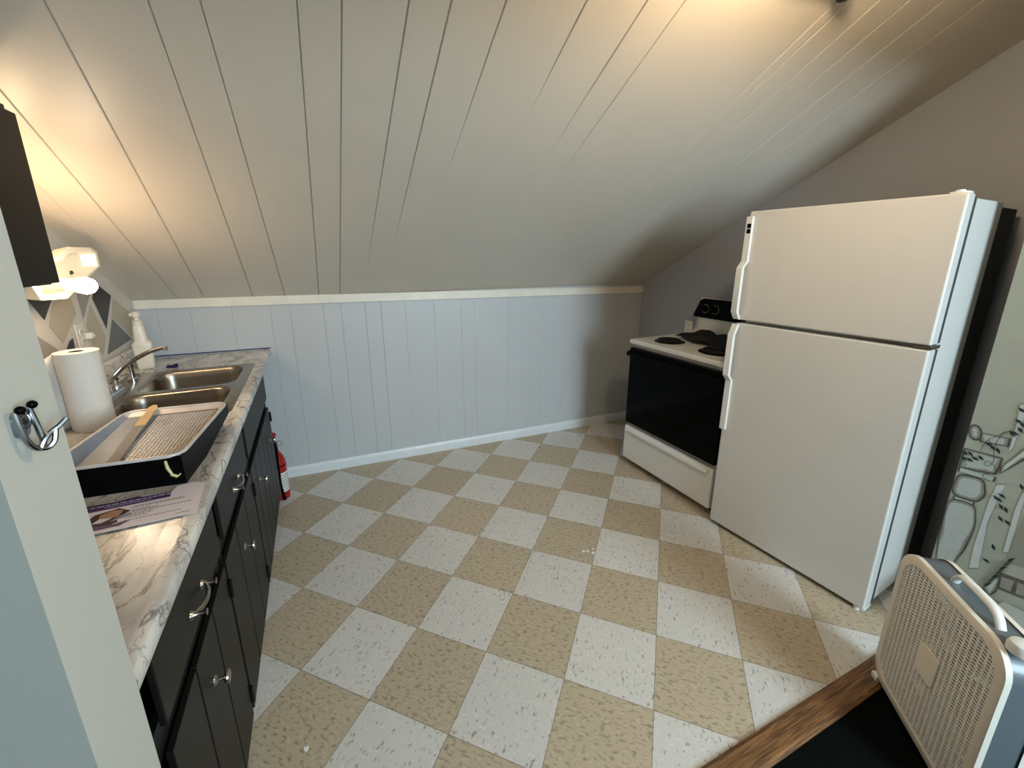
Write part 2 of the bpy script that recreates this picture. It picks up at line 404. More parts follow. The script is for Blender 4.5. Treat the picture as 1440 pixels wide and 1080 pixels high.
# partition / door jamb on the left: its end face is the pale strip
b=MB(); b.box(-1.0,-.305,.495,.60,-.02,2.50)
for f in range(len(b.f)):
    vv=[b.v[i] for i in b.f[f]]
    if all(abs(p[0]+.305)<1e-6 for p in vv): b.m[f]=1
b.box(-2.4,-1.0,.495,.60,-.02,2.58); b.box(-.305,2.2,.495,.60,2.045,2.54)  # last box: unseen header over the opening, added to keep daylight off the ceiling
struct(b.build('wall_front',[M['partition'],M['jamb']]),'grey green partition whose pale end face carries a coat hook','wall')
# mural wall (thick return wall at the right)
MUR={'neck':[(0.705,0.822),(0.62,0.8301),(0.619,0.7965),(0.692,0.786)],
'ball':[(.711+.020*math.cos(t*.5236)+.004*math.sin(t*.5236),.8165+.031*math.sin(t*.5236)) for t in range(12)],
'rail':[(0.6238,0.7121),(0.5843,0.8061),(0.5685,0.8373),(0.5606,0.7989),(0.5757,0.7642),(0.6209,0.6879)],
'block':[(0.728,0.7457),(0.6238,0.7519),(0.6238,0.7121),(0.6277,0.6811),(0.6496,0.6761),(0.728,0.6634)],
'lip':[(0.728,0.6634),(0.6241,0.6733),(0.6261,0.6526),(0.728,0.645)],
'bulge':[(0.7168,0.6377),(0.6589,0.6481),(0.642,0.6174),(0.6379,0.5863),(0.6529,0.5536),(0.6847,0.545),(0.7174,0.5468),(0.729,0.5674),(0.729,0.5939)],
'collar':[(0.72,0.5418),(0.6582,0.547),(0.6554,0.5384),(0.7178,0.5307)],
'vase':[(0.7185,0.5285),(0.6606,0.537),(0.6455,0.4998),(0.6385,0.4485),(0.6454,0.3473),(0.6616,0.2761),(0.6668,0.1925),(0.7033,0.1818),(0.7164,0.249),(0.728,0.349),(0.729,0.4283),(0.728,0.4835)],
'col1':[(0.6193,0.6498),(0.5975,0.6618),(0.603,0.6198),(0.6109,0.4946),(0.5985,0.2928),(0.6217,0.2743),(0.6275,0.3713),(0.626,0.5799)],
'col2':[(0.555,0.6538),(0.5465,0.6586),(0.5416,0.4071),(0.5539,0.3978),(0.5604,0.5866)],
'col3':[(0.6243,0.9641),(0.6034,0.9711),(0.6088,0.7949),(0.6161,0.7729),(0.6213,0.8845)],
'shade':[(0.5347,0.5641),(0.48,0.5769),(0.4751,0.3848),(0.5414,0.3662),(0.5417,0.4273)],
'stone':[(0.5457,0.3222),(0.456,0.3368),(0.4417,0.2679),(0.5369,0.253)],
'stone_a':[(0.5392,0.307),(0.5069,0.3135),(0.5074,0.2668),(0.534,0.2644)],
'stone_b':[(0.4989,0.3145),(0.4677,0.3183),(0.4625,0.2776),(0.4946,0.2693)],
'plume':[(0.5743,0.2269),(0.5713,0.2657),(0.5562,0.3313),(0.5456,0.3801),(0.539,0.3479),(0.5487,0.311),(0.5605,0.2478)],
'foot':[(0.5722,0.2256),(0.5526,0.2961),(0.5407,0.3058),(0.5378,0.2403),(0.5522,0.2066)]}
LEAF=[(0.6157,0.9405),(0.6148,0.8991),(0.6046,0.891),(0.615,0.8536),(0.605,0.8699),(0.6198,0.8486),(0.7209,0.7272),(0.7059,0.7308),(0.6903,0.7184),(0.677,0.728),(0.7187,0.7047),(0.6678,0.7873),(0.6559,0.7799),(0.6404,0.7742),(0.7034,0.707),(0.6019,0.5942),(0.5911,0.571),(0.578,0.566),(0.5839,0.5257),(0.5649,0.5215),(0.5785,0.4071),(0.5847,0.343),(0.5601,0.6697),(0.6086,0.5968),(0.5976,0.6131)]
VINE=[[(0.6242,0.8605),(0.6422,0.8424),(0.6547,0.8247),(0.6713,0.8049),(0.6801,0.7754),(0.6814,0.7553)],[(0.6378,0.8504),(0.6473,0.8184),(0.65,0.7762),(0.6427,0.7348),(0.6498,0.7087),(0.6625,0.7089),(0.6591,0.7236),(0.6441,0.7213),(0.6315,0.705),(0.6313,0.6889),(0.6567,0.6692),(0.6498,0.6563),(0.6366,0.6535)],[(0.6694,0.8057),(0.6577,0.7886),(0.6355,0.7701)],[(0.7256,0.7283),(0.7207,0.7037),(0.7068,0.6903),(0.7126,0.674)]]
mm=['mural','m_line','m_mid','m_light','m_pale','m_leaf','m_stone','m_shade']
XM=2.2
b=MB(); b.box(XM,2.8,-2.7,.73,-.02,2.60)
lay=[0]
def paint(p,mi):
    lay[0]+=1; b.poly([(XM-.0006-.00006*lay[0],y,z) for y,z in p],mi)
def inset(p,k):
    # move each point towards the neighbours' inside by distance k (simple centroid scaling on both axes)
    cy=sum(q[0] for q in p)/len(p); cz=sum(q[1] for q in p)/len(p)
    out=[]
    for y,z in p:
        dy,dz=cy-y,cz-z; l=math.hypot(dy,dz); t=min(.8,k/max(l,1e-6)); out.append((y+dy*t,z+dz*t))
    return out
def dense(p,n=4):
    q=[]; P=[Vector((a,c,0)) for a,c in p]; N=len(P)
    for i in range(N):
        p0,p1,p2,p3=P[i-1],P[i],P[(i+1)%N],P[(i+2)%N]
        for k in range(n):
            t=k/n; w=0.5*((2*p1)+(p2-p0)*t+(2*p0-5*p1+4*p2-p3)*t*t+(3*p1-p0-3*p2+p3)*t**3); q.append((min(w.x,.7295),w.y))
    return q
paint(MUR['shade'],7); paint(MUR['stone'],6); paint(MUR['stone_a'],7); paint(MUR['stone_b'],7)
for k,rnd in (('col1',0),('col2',0),('col3',0)):
    paint(MUR[k],2); paint(inset(MUR[k],.004),3); paint(inset(MUR[k],.007),4)
for k,rnd in (('neck',0),('rail',0),('ball',0),('block',0),('lip',0),('bulge',1),('collar',0),('vase',1),('foot',0)):
    p=dense(MUR[k]) if rnd else MUR[k]
    if k in ('block','lip'): p=[(min(y,.7298),z) for y,z in p]
    paint(p,1); paint(inset(p,.0055),2); paint(inset(p,.0095 if k not in('lip','collar') else .0055),7); paint(inset(p,.015 if k not in('lip','collar') else .007),3)
    if k in ('rail','foot','vase','ball'): paint(inset(p,.022),4 if k in('rail','foot') else 3)
paint(MUR['plume'],2)
for i in range(7):
    t=i/6; y=.572-.034*t; z=.235+.135*t
    paint([(y,z),(y-.004,z+.02),(y-.018,z+.035),(y-.010,z+.012)],1 if i%2 else 5)
for i,(y,z) in enumerate(LEAF):
    a=random.uniform(.3,1.2); L=.013; w=.0055
    ca,sa=math.cos(a),math.sin(a)
    paint([(y+L*ca,z+L*sa),(y-w*sa,z+w*ca),(y-L*ca,z-L*sa),(y+w*sa,z-w*ca)],5)
for vn in VINE:
    P=smooth_path([(p[0],p[1],0) for p in vn],4)
    for i in range(len(P)-1):
        d=(P[i+1]-P[i]).normalized(); n=Vector((-d.y,d.x,0))*.0009
        paint([(q.x,q.y) for q in (P[i]+n,P[i+1]+n,P[i+1]-n,P[i]-n)],5)
struct(b.build('wall_side',[M[k] for k in mm]),'sage wall with a painted mural of baluster, ivy and stones','wall')
# rest of the near room, with its window
struct(MB().box(-2.45,-2.4,-2.7,.6,-.04,2.58).build('wall_near',M['partition']),'left wall of the near room','wall')
b=MB(); wx0,wx1,wz0,wz1=.95,2.15,1.0,2.4
b.box(-2.45,wx0,-2.75,-2.7,-.04,2.58); b.box(wx1,2.8,-2.75,-2.7,-.04,2.58); b.box(wx0,wx1,-2.75,-2.7,-.04,wz0); b.box(wx0,wx1,-2.75,-2.7,wz1,2.58)
struct(b.build('wall_rear',M['partition']),'rear wall of the near room around its window','wall')
b=MB()
for a in ((wx0,wx0+.05,wz0,wz1),(wx1-.05,wx1,wz0,wz1),(wx0,wx1,wz0,wz0+.05),(wx0,wx1,wz1-.05,wz1),(1.53,1.57,wz0,wz1)): b.box(a[0],a[1],-2.74,-2.69,a[2],a[3])
struct(b.build('window_1',M['glass']),'white framed window of the near room','window')

# oak threshold strip
b=MB(); pr=[(-.041,0),(.041,0),(.041,.006),(.030,.012),(-.030,.012),(-.041,.006)]
b.prism(pr,'x',-1.255,1.245)
o=b.build('trim_2',M['oak']); o.location=(.945,.588,0); o.rotation_euler=(0,0,math.radians(1.9))
struct(o,'worn brown oak threshold strip between tiles and dark floor','trim')

# ------------------------------------------------------------------ refrigerator
FY=math.radians(-83.0)
fr=thing('refrigerator','tall white top freezer refrigerator with two plain doors, beside the stove','refrigerator',(1.835,1.508,0),FY)
W,H,SP,DT=.726,1.668,1.150,.062
b=MB(); b.box(.004,W-.004,DT+.016,.37,.03,H-.012); b.build('body',M['fridge'],fr,bevel=.006)
b=MB(); b.box(.03,W-.03,DT-.03,.34,.008,.03); b.build('base_grille',M['black'],fr)
b=MB(); b.box(.006,W-.0012,DT-.004,DT+.020,.03,SP-.012); b.box(.006,W-.0012,DT-.004,DT+.020,SP+.012,H-.014); b.build('gasket',M['gasket'],fr)
b=MB(); b.box(.0,W,.0,DT,.022,SP-.008); dl=b.build('door',M['fridge'],fr,bevel=.008,seg=3)
b=MB(); b.box(.0,W,.0,DT,SP+.008,H); du=b.build('door',M['fridge'],fr,bevel=.008,seg=3)
tag(dl,'tall lower door'); tag(du,'short freezer door')
def bow(z_flat_end,z_flat_in,z_grip_far,z_grip_end,par,name):
    # flat trim from z_flat_end to z_flat_in, bowed grip from z_flat_in to z_grip_end
    s=1 if z_grip_end>z_flat_end else -1
    path=[(z_flat_end,0),(z_flat_in,0),(z_flat_in+s*.03,-.030),(z_grip_far,-.030),(z_grip_end,-.004)]
    th=.012; b=MB()
    outer=[(-.010+y if False else y-th,z) for z,y in path]; inner=[(y+.004 if abs(y)<.01 else y+.006,z) for z,y in path]
    pts=outer+inner[::-1]
    b.prism([(p[0],p[1]) for p in pts],'x',-.006,.026)
    return b.build(name,M['fridge_smooth'],par,bevel=.003)
bow(.575,.845,1.085,SP-.012,dl,'handle')
hu=bow(1.645,1.44,1.20,SP+.012,du,'handle')
b=MB(); b.box(.004,.022,-.0135,-.0115,1.592,1.612); b.box(.004,.022,-.0135,-.0115,1.568,1.588); b.build('badge',M['black'],hu)
b=MB(); b.prism(rrect(W-.055,W-.008,.012,.075,.012,3),'z',H-.002,H+.006); b.cyl((W-.032,.035,H+.006),(W-.032,.035,H+.012),.012,n=12); b.build('hinge',M['fridge_smooth'],fr)
b=MB(); b.box(W-.05,W+.002,.004,DT+.02,SP-.006,SP+.006); b.build('hinge',M['nickel'],fr)
b=MB(); b.box(W-.035,W-.003,.014,DT+.015,.008,.020); b.cyl((W-.03,.02,.0),(W-.03,.02,.02),.012,n=12); b.build('hinge',M['fridge_smooth'],fr)
b=MB(); b.box(.02,W-.007,.37,.555,.04,H-.03); b.build('gap_shade_block',M['blackmat'],fr)  # dark block added in place of the shade in the gap behind the body
for x,y in ((.05,.09),(W-.05,.09),(.05,.33),(W-.05,.33)):
    b=MB(); b.cyl((x,y,0),(x,y,.03),.018,n=14); b.build('foot',M['blackmat'],fr)
# ------------------------------------------------------------------ stove
SY=math.radians(-86.46)
stv=thing('stove','white electric coil stove with a black glass oven door, by the knee wall','stove',(1.83,2.29,0),SY)
W=.741
b=MB(); b.box(.004,W-.004,.035,.57,.03,.885); b.build('body',M['stove'],stv,bevel=.004)
b=MB(); b.box(.03,W-.03,.06,.58,.0,.03); b.build('base',M['blackmat'],stv)
b=MB(); b.box(-.002,W+.002,-.012,.585,.886,.916); b.build('cooktop',M['stove'],stv,bevel=.007,seg=3)
b=MB(); b.box(.002,W-.002,-.004,.035,.318,.858); od=b.build('oven_door',M['glassblk'],stv,bevel=.004)
b=MB(); b.prism([(-.034,.806),(-.038,.818),(-.034,.832),(-.004,.84),(-.004,.80)],'x',.004,W-.004); b.build('handle',M['black'],od)
b=MB(); b.box(.002,W-.002,-.008,.035,.045,.292); dw=b.build('drawer',M['drawerw'],stv,bevel=.008,seg=3)
b=MB(); b.prism([(-.026,.262),(-.022,.282),(-.006,.292),(-.006,.262)],'x',.03,W-.03); b.build('grip',M['drawerw'],dw,bevel=.003)
# backguard: flared white riser, black control panel
b=MB(); b.prism([(.555,.914),(.570,.935),(.570,1.03),(.59,1.17),(.612,1.17),(.612,.914)],'x',.035,W-.035)
b.prism([(.0,.914),(.012,.93),(.03,.96),(.035,1.03),(.06,1.03),(.06,.914)],'y',.57,.612)
b.prism([(W,.914),(W-.012,.93),(W-.03,.96),(W-.035,1.03),(W-.06,1.03),(W-.06,.914)],'y',.57,.612)
bgd=b.build('backguard',M['stove'],stv)
b=MB(); pan=[(.012,1.035),(.006,1.05),(.055,1.155),(.075,1.168),(W-.075,1.168),(W-.055,1.155),(W-.006,1.05),(W-.012,1.035)]
b.prism(pan,'y',.557,.610); b.build('control_panel',M['black'],bgd,bevel=.004)
for x in (.105,.185,W-.185,W-.105):
    b=MB(); b.lathe([(.021,0),(.021,.006),(.017,.016),(.014,.02),(.0005,.02)],(x,.557,1.100),20,axis=(0,-1,0)); b.obox((x,.534,1.100),(.003,0,0),(0,.006,0),(0,0,.015))
    k=b.build('knob',M['black'],bgd)
    b=MB(); 
    for i in range(17):
        a=-2.2+4.0*i/16; r=.029; q=Vector((math.cos(a),0,math.sin(a))); b.obox((x+r*q.x,.5565,1.100+r*q.z),(-q.z*.0034,0,q.x*.0034),(0,.0009,0),q*.0011)
    b.build('dial_marks',M['dial'],k)
def burner(x,y,R):
    b=MB(); b.lathe([(R+.018,0),(R+.018,.003),(R+.008,.005),(R*.9,.002),(.0005,.001)],(x,y,.915),32); d=b.build('drip_pan',M['pan'],stv)
    b=MB(); P=[]
    for i in range(97):
        t=i/96; a=t*2*PI*4; r=.014+(R-.014)*t; P.append((x+r*math.cos(a),y+r*math.sin(a),.928))
    b.tube(P,.0048,6); b.build('coil',M['coil'],stv)
burner(.185,.16,.078); burner(.54,.175,.092); burner(.185,.43,.092); burner(.54,.43,.078)
# black cloth lying on the cooktop
def cloth():
    b=MB(); n,m=34,26; vs=[]
    for i in range(n):
        for j in range(m):
            u,v=i/(n-1),j/(m-1)
            x=.12+.50*u+.025*math.sin(7*v+2*u); y=.255+.25*v+.03*math.sin(9*u+1)-.035*(u>.5)*math.sin(PI*(u-.5)*2)
            z=.936+.012+.010*math.sin(17*u+6*v)+.008*math.sin(23*v-9*u)+.012*math.exp(-((u-.35)**2+(v-.75)**2)*18)
            e=min(u,1-u,v,1-v); z-= .016*max(0,1-e/.12)
            vs.append((x,y,max(z,.934)))
    f=[(i*m+j,i*m+j+1,(i+1)*m+j+1,(i+1)*m+j) for i in range(n-1) for j in range(m-1)]
    b._add(vs,f,0,True); return b
o=cloth().build('cloth',M['cloth'],None,ang=80); o.location=(1.83,2.29,0); o.rotation_euler=(0,0,SY)
so=o.modifiers.new('thick','SOLIDIFY'); so.thickness=.004; so.offset=1
tag(o,'crumpled black cloth lying across the stove burners','cloth')
# ------------------------------------------------------------------ outlets
def outlet(name,label,loc,rz,plug=False,s=1.0):
    t=thing(name,label,'outlet',loc,rz)
    b=MB(); b.box(-.036*s,.036*s,-.006,0,-.058*s,.058*s); pl=b.build('cover_plate',M['outlet'],t,bevel=.003)
    for dz in (.02,-.02):
        b=MB(); b.lathe([(.017*s,0),(.017*s,.003),(.0005,.003)],(0,-.006,dz*s),20,axis=(0,-1,0)); r=b.build('socket',M['outlet'],t)
        b=MB()
        for dx in (-.006,.006): b.box((dx-.0012)*s,(dx+.0012)*s,-.0096,-.0088,(dz-.001)*s,(dz+.009)*s)
        b.cyl((0,-.0096,(dz-.009)*s),(0,-.0088,(dz-.009)*s),.0025*s,n=10); b.build('slots',M['slot'],r)
    return t
outlet('wall_outlet','small white outlet on the grey wall just left of the stove backguard',(wr(2.42)-.001,2.42,.925),al-PI)
ot=outlet('wall_outlet','white outlet on the harlequin wall with a small adapter plugged in, behind paper towels',(wl(2.30)+.001,2.30,1.142),al)
b=MB(); b.box(.022,.044,-.03,-.006,-.012,.014); b.cyl((.033,-.03,0),(.033,-.036,0),.006,n=10); b.build('plug',M['outlet'],ot,bevel=.002)

# ------------------------------------------------------------------ kitchen run (local x away from camera, local y into the wall)
RA=math.atan2(.999,-.0457)
RO=Vector((-.3508,.62,0))
CA,SA=math.cos(RA),math.sin(RA)
def run(lx,ly,z=0): return (RO.x+CA*lx-SA*ly, RO.y+SA*lx+CA*ly, z)
def Y2L(y): return (y-.62)/.999
ZT=.905
def pull(par,x,z):
    b=MB(); L=.048
    b.tube(smooth_path([(x-L,-.024,z),(x-L*.6,-.036,z),(x,-.041,z),(x+L*.6,-.036,z),(x+L,-.024,z)],4),[.0045]*17,8,flat=1.3)
    for s in (-1,1): b.lathe([(.011,0),(.009,.004),(.005,.010),(.005,.026),(.0075,.030),(.0005,.030)],(x+s*L,-.019,z),14,axis=(0,-1,0)); 
    b.xf(Matrix.Translation((0,.008,0)))
    return b.build('handle',M['nickel'],par)
def knob(par,x,z):
    b=MB(); b.lathe([(.011,0),(.009,.004),(.0045,.007),(.0045,.018),(.012,.021),(.0155,.026),(.0145,.030),(.0005,.032)],(x,-.012,z),18,axis=(0,-1,0))
    return b.build('knob',M['nickel'],par)
def plank_door(par,x0,x1,z0,z1,grooves):
    b=MB(); pts=[(x0,-.012)]
    for g in grooves: pts+=[(g-.0038,-.012),(g-.0028,-.003),(g+.0028,-.003),(g+.0038,-.012)]
    pts+=[(x1,-.012),(x1,0),(x0,0)]
    b.prism([(p[0],p[1]) for p in pts],'z',z0,z1)
    return b.build('door',M['cab'],par,bevel=.0012,seg=1)
def hinge(par,x,z):
    b=MB(); b.cyl((x,-.016,z-.028),(x,-.016,z+.028),.005,n=8); b.box(x-.012,x+.012,-.0145,-.0115,z-.022,z+.022); return b.build('hinge',M['hinge'],par)
def cabinet(label,x0,x1):
    t=thing('base_cabinet',label,'cabinet',run(x0,0),RA,'black base cabinets under the marble counter')
    w=x1-x0
    b=MB(); b.box(0.001,.018,0,.56,.085,.864); b.box(w-.018,w-.001,0,.56,.085,.864); b.box(.018,w-.018,.54,.56,.085,.864); b.box(.018,w-.018,.02,.56,.085,.10)
    b.build('carcass',M['cab'],t)
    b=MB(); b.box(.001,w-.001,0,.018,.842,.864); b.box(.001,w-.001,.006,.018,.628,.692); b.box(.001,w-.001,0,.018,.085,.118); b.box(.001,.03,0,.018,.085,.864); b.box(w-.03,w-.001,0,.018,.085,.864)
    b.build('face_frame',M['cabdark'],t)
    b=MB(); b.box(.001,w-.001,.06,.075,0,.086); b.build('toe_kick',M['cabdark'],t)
    return t,w
c1x,c2x,c3x,c4x=.003,Y2L(1.222),Y2L(1.788),Y2L(2.60)
t,w=cabinet('black plank-door base cabinet nearest the doorway, under the bare counter end',c1x,c2x)
o0=c1x
b=MB(); b.box(Y2L(.724)-o0,Y2L(1.205)-o0,-.012,0,.692,.832); d=b.build('drawer',M['cab'],t,bevel=.003); pull(d,Y2L(.967)-o0,.742)
d=plank_door(t,Y2L(.718)-o0,Y2L(1.212)-o0,.098,.640,[Y2L(.883)-o0,Y2L(1.046)-o0]); knob(d,Y2L(.966)-o0,.512)
for z in (.17,.56): hinge(d,Y2L(1.2165)-o0,z)
t,w=cabinet('black plank-door base cabinet in the middle, under the paint tray',c2x,c3x); o0=c2x
b=MB(); b.box(Y2L(1.262)-o0,Y2L(1.755)-o0,-.012,0,.692,.832); d=b.build('drawer',M['cab'],t,bevel=.003); pull(d,Y2L(1.515)-o0,.735)
d=plank_door(t,Y2L(1.230)-o0,Y2L(1.778)-o0,.098,.640,[Y2L(1.41)-o0,Y2L(1.595)-o0]); knob(d,Y2L(1.477)-o0,.512)
for z in (.17,.56): hinge(d,Y2L(1.7825)-o0,z)
t,w=cabinet('black two-door sink cabinet under the double sink, nearest the knee wall',c3x,c4x); o0=c3x
b=MB(); b.box(Y2L(1.80)-o0,Y2L(2.585)-o0,-.012,0,.692,.832); b.build('false_front',M['cab'],t,bevel=.003)
d=plank_door(t,Y2L(1.797)-o0,Y2L(2.19)-o0,.098,.640,[Y2L(1.905)-o0,Y2L(2.06)-o0]); knob(d,Y2L(1.961)-o0,.512)
d=plank_door(t,Y2L(2.198)-o0,Y2L(2.588)-o0,.098,.640,[Y2L(2.33)-o0,Y2L(2.46)-o0]); knob(d,Y2L(2.433)-o0,.50)
for z in (.17,.58): hinge(d,Y2L(2.592)-o0,z)

# countertop with sink cut-out
sx0,sx1,sy0,sy1=Y2L(1.765),Y2L(2.575),.012,.560     # sink flange outline
ct=thing('countertop','grey veined marble laminate countertop with rounded front edge along the left wall','countertop',run(0,0),RA)
hx0,hx1,hy0,hy1=sx0+.02,sx1-.02,sy0+.02,sy1-.02
LX=2.342
b=MB(); front=[(-.028,.866),(-.0305,.872),(-.0305,.892),(-.026,.901),(-.016,.9055),(-.004,.9045),(hy0,ZT-.002),(hy0,.866)]
b.prism(front,'x',0,LX,0,True)
b.box(0,hx0,hy0,.600,.866,ZT-.002); b.box(hx1,LX,hy0,.600,.866,ZT-.002); b.box(hx0,hx1,hy1,.600,.866,ZT-.002)
b.build('top',M['marble'],ct,ang=30)
b=MB(); b.prism([(.584,ZT-.002),(.584,.990),(.592,1.0),(.600,1.0),(.600,ZT-.002)],'x',0,LX); b.build('backsplash',M['marble'],ct)
# tape line
b=MB(); b.box(.03,.58,YB-.0012,YB-.0002,ZT,ZT+.008)
b=MB(); b.box(-1.035,-.425,YB-.0015,YB-.0003,ZT,ZT+.007); o=b.build('masking_tape',M['tape']); tag(o,'thin dark blue tape line where counter meets knee wall','tape')

# sink
sk=thing('sink','double bowl stainless steel sink set into the marble counter','sink',run(0,0,ZT-.002),RA)
bowls=[(sx0+.045,sx0+.045+.325,.055,.435,.15),(sx0+.045+.375,sx1-.045,.055,.435,.16)]
def sinkmesh():
    # flange as a fan of quads between outer outline and bowl rims built from a grid with rounded holes
    bm=bmesh.new()
    def ring(pts,z): return [bm.verts.new((x,y,z)) for x,y in pts]
    outer=ring(rrect(sx0,sx1,sy0,sy1,.03,5),.0); oe=[bm.edges.new((outer[i],outer[(i+1)%len(outer)])) for i in range(len(outer))]
    out2=ring(rrect(sx0+.006,sx1-.006,sy0+.006,sy1-.006,.026,5),.006); 
    for i in range(len(outer)): bm.faces.new((outer[i],outer[(i+1)%len(outer)],out2[(i+1)%len(out2)],out2[i]))
    edges=[bm.edges.get((out2[i],out2[(i+1)%len(out2)])) for i in range(len(out2))]
    for x0,x1,y0,y1,dp in bowls:
        prev=None
        for k,(ins,z,r) in enumerate(((0,.006,.075),(.003,.004,.073),(.007,-.004,.07),(.012,-.03,.068),(.02,-dp+.035,.065),(.032,-dp+.012,.06),(.055,-dp,.05))):
            rg=ring(rrect(x0+ins,x1-ins,y0+ins,y1-ins,r,8),z)
            if prev is None:
                for i in range(len(rg)): edges.append(bm.edges.new((rg[i],rg[(i+1)%len(rg)])))
            else:
                for i in range(len(rg)): bm.faces.new((prev[i],prev[(i+1)%len(rg)],rg[(i+1)%len(rg)],rg[i]))
            prev=rg
        bm.faces.new(prev)
    bmesh.ops.triangle_fill(bm,use_beauty=True,use_dissolve=False,edges=edges)
    bmesh.ops.recalc_face_normals(bm,faces=bm.faces)
    me=bpy.data.meshes.new('basin'); bm.to_mesh(me); bm.free(); me.materials.append(M['steel'])
    for p in me.polygons: p.use_smooth=True
    me.set_sharp_from_angle(angle=math.radians(50))
    return me
o=bpy.data.objects.new('basin',sinkmesh()); COL.objects.link(o); o.parent=sk
# drop top face check happens visually; drains
for x0,x1,y0,y1,dp in bowls:
    b=MB(); b.lathe([(.045,0),(.045,.003),(.034,.004),(.030,-.0),(.0005,.0)],((x0+x1)/2,(y0+y1)/2,-dp+.001),24); b.build('drain',M['chrome'],sk)

# faucet
fx=Y2L(2.16)
fc=thing('faucet','chrome swing spout faucet with two lever handles at the back of the sink','faucet',run(fx,.505,ZT+.004),RA)
b=MB(); b.prism(rrect(-.125,.125,-.028,.028,.026,5),'z',0,.010); b.prism(rrect(-.118,.118,-.022,.022,.02,5),'z',.010,.016); b.build('base_plate',M['chrome'],fc)
def tl(x,y,z):   # world to faucet frame
    P=Vector((x,y,z))-Vector(run(fx,.505,ZT+.004)); return (CA*P.x+SA*P.y, -SA*P.x+CA*P.y, P.z)
tip=tl(-.715,2.19,1.095)
b=MB(); b.lathe([(.018,.014),(.018,.04),(.015,.05),(.0005,.052)],(0,0,0),20)
P=smooth_path([(0,0,.045),(.0-.004,-.03,.078),(tip[0]*.35,tip[1]*.35,.125),(tip[0]*.7,tip[1]*.7,.168),(tip[0]*.93,tip[1]*.93,.183),tip],5)
b.tube(P,[.0135-.004*i/(len(P)-1) for i in range(len(P))],12,flat=.8); b.cyl((tip[0],tip[1],tip[2]+.004),(tip[0],tip[1],tip[2]-.014),.0105,n=14); b.build('spout',M['chrome'],fc)
for s,dirv,hh in ((-1,(-.010,-.055,.018),0),(1,(.0,-.055,.014),0)):
    b=MB(); b.lathe([(.021,.012),(.021,.02),(.014,.026),(.012,.045+hh),(.016,.052+hh),(.016,.066+hh),(.009,.072+hh),(.0005,.073+hh)],(s*.10,0,0),18)
    b.tube([(s*.10,0,.060+hh),(s*.10+dirv[0]*.5,dirv[1]*.5,.060+hh+dirv[2]*.5),(s*.10+dirv[0],dirv[1],.060+hh+dirv[2])],[.006,.005,.0065],10); b.build('handle',M['chrome'],fc)

b=MB(); b.lathe([(.020,-.004),(.020,.012),(.013,.018),(.012,.06),(.017,.07),(.015,.10),(.008,.112),(.0005,.113)],(.262,-.008,0),18); b.tube([(.262,-.008,.104),(.245,-.02,.112),(.205,-.04,.108)],[.007,.006,.005],10); b.build('sprayer',M['chrome'],fc)
# soap bottle
t=thing('soap_bottle','cream plastic pump bottle in the corner by the knee wall','bottle',(-.972,2.69,ZT-.001),.25)
b=MB(); sec=[(0,.033,.026),(.005,.036,.029),(.06,.038,.030),(.122,.042,.031),(.134,.041,.030),(.146,.031,.026),(.154,.028,.024),(.195,.026,.023),(.224,.023,.021),(.228,.018,.018)]
vs=[];n=20
for z,a,c in sec:
    for j in range(n):
        th=2*PI*j/n; ca,sa=math.cos(th),math.sin(th); e=.35 if z<.14 else .6
        vs.append((a*math.copysign(abs(ca)**e,ca),c*math.copysign(abs(sa)**e,sa),z))
k=len(sec); b._add(vs,[(i*n+j,i*n+(j+1)%n,(i+1)*n+(j+1)%n,(i+1)*n+j) for i in range(k-1) for j in range(n)]+[tuple(range(n))[::-1],tuple(range((k-1)*n,k*n))],0,True); b.build('body',M['soap'],t)
b=MB(); b.lathe([(.021,.226),(.021,.248),(.014,.252),(.011,.255),(.011,.266),(.017,.270),(.018,.290),(.012,.298),(.0005,.299)],(0,0,0),18); b.tube([(0,0,.282),(-.016,-.004,.284),(-.026,-.008,.280)],.008,8); b.build('pump',M['soap'],t)

# blue clip
t=thing('bag_clip','small navy blue plastic clip on the counter behind the sink','clip',(-.848,2.64,ZT-.002),RA+1.2)
b=MB(); b.prism([(-.022,0),(.024,.004),(.03,.014),(.006,.012),(-.02,.022),(-.026,.014)],'y',-.010,-.002); b.build('jaw',M['blueclip'],t)
b=MB(); b.prism([(-.022,0),(.022,0),(.028,.008),(.0,.010),(-.012,.020),(-.024,.010)],'y',.001,.009); b.build('jaw',M['blueclip'],t)

# paper towel roll
t=thing('paper_towel_roll','upright white paper towel roll with a loose sheet, beside the sink','paper towels',(-.828,1.795,ZT-.002),0)
b=MB(); n=36; R,r,h=.057,.020,.268
vs=[]
for rr,z in ((R,0),(R,h),(r,h),(r,0)):
    for j in range(n): vs.append((rr*math.cos(2*PI*j/n),rr*math.sin(2*PI*j/n),z))
b._add(vs,[(i*n+j,i*n+(j+1)%n,((i+1)%4)*n+(j+1)%n,((i+1)%4)*n+j) for i in range(4) for j in range(n)],0,True); b.build('roll',M['paper'],t)
b=MB(); vs=[]
for rr,z in ((r-.0005,0.001),(r-.0005,h-.001),(r-.0025,h-.001),(r-.0025,0.001)):
    for j in range(n): vs.append((rr*math.cos(2*PI*j/n),rr*math.sin(2*PI*j/n),z))
b._add(vs,[(i*n+j,i*n+(j+1)%n,((i+1)%4)*n+(j+1)%n,((i+1)%4)*n+j) for i in range(4) for j in range(n)],0,True); b.build('core',M['card'],t)
b=MB(); P=[]
for i in range(15):
    s=i/14; a=math.radians(178+42*s); rr=R+.0015+.034*s**1.3
    P.append((rr*math.cos(a),rr*math.sin(a)))
vs=[];nz=9
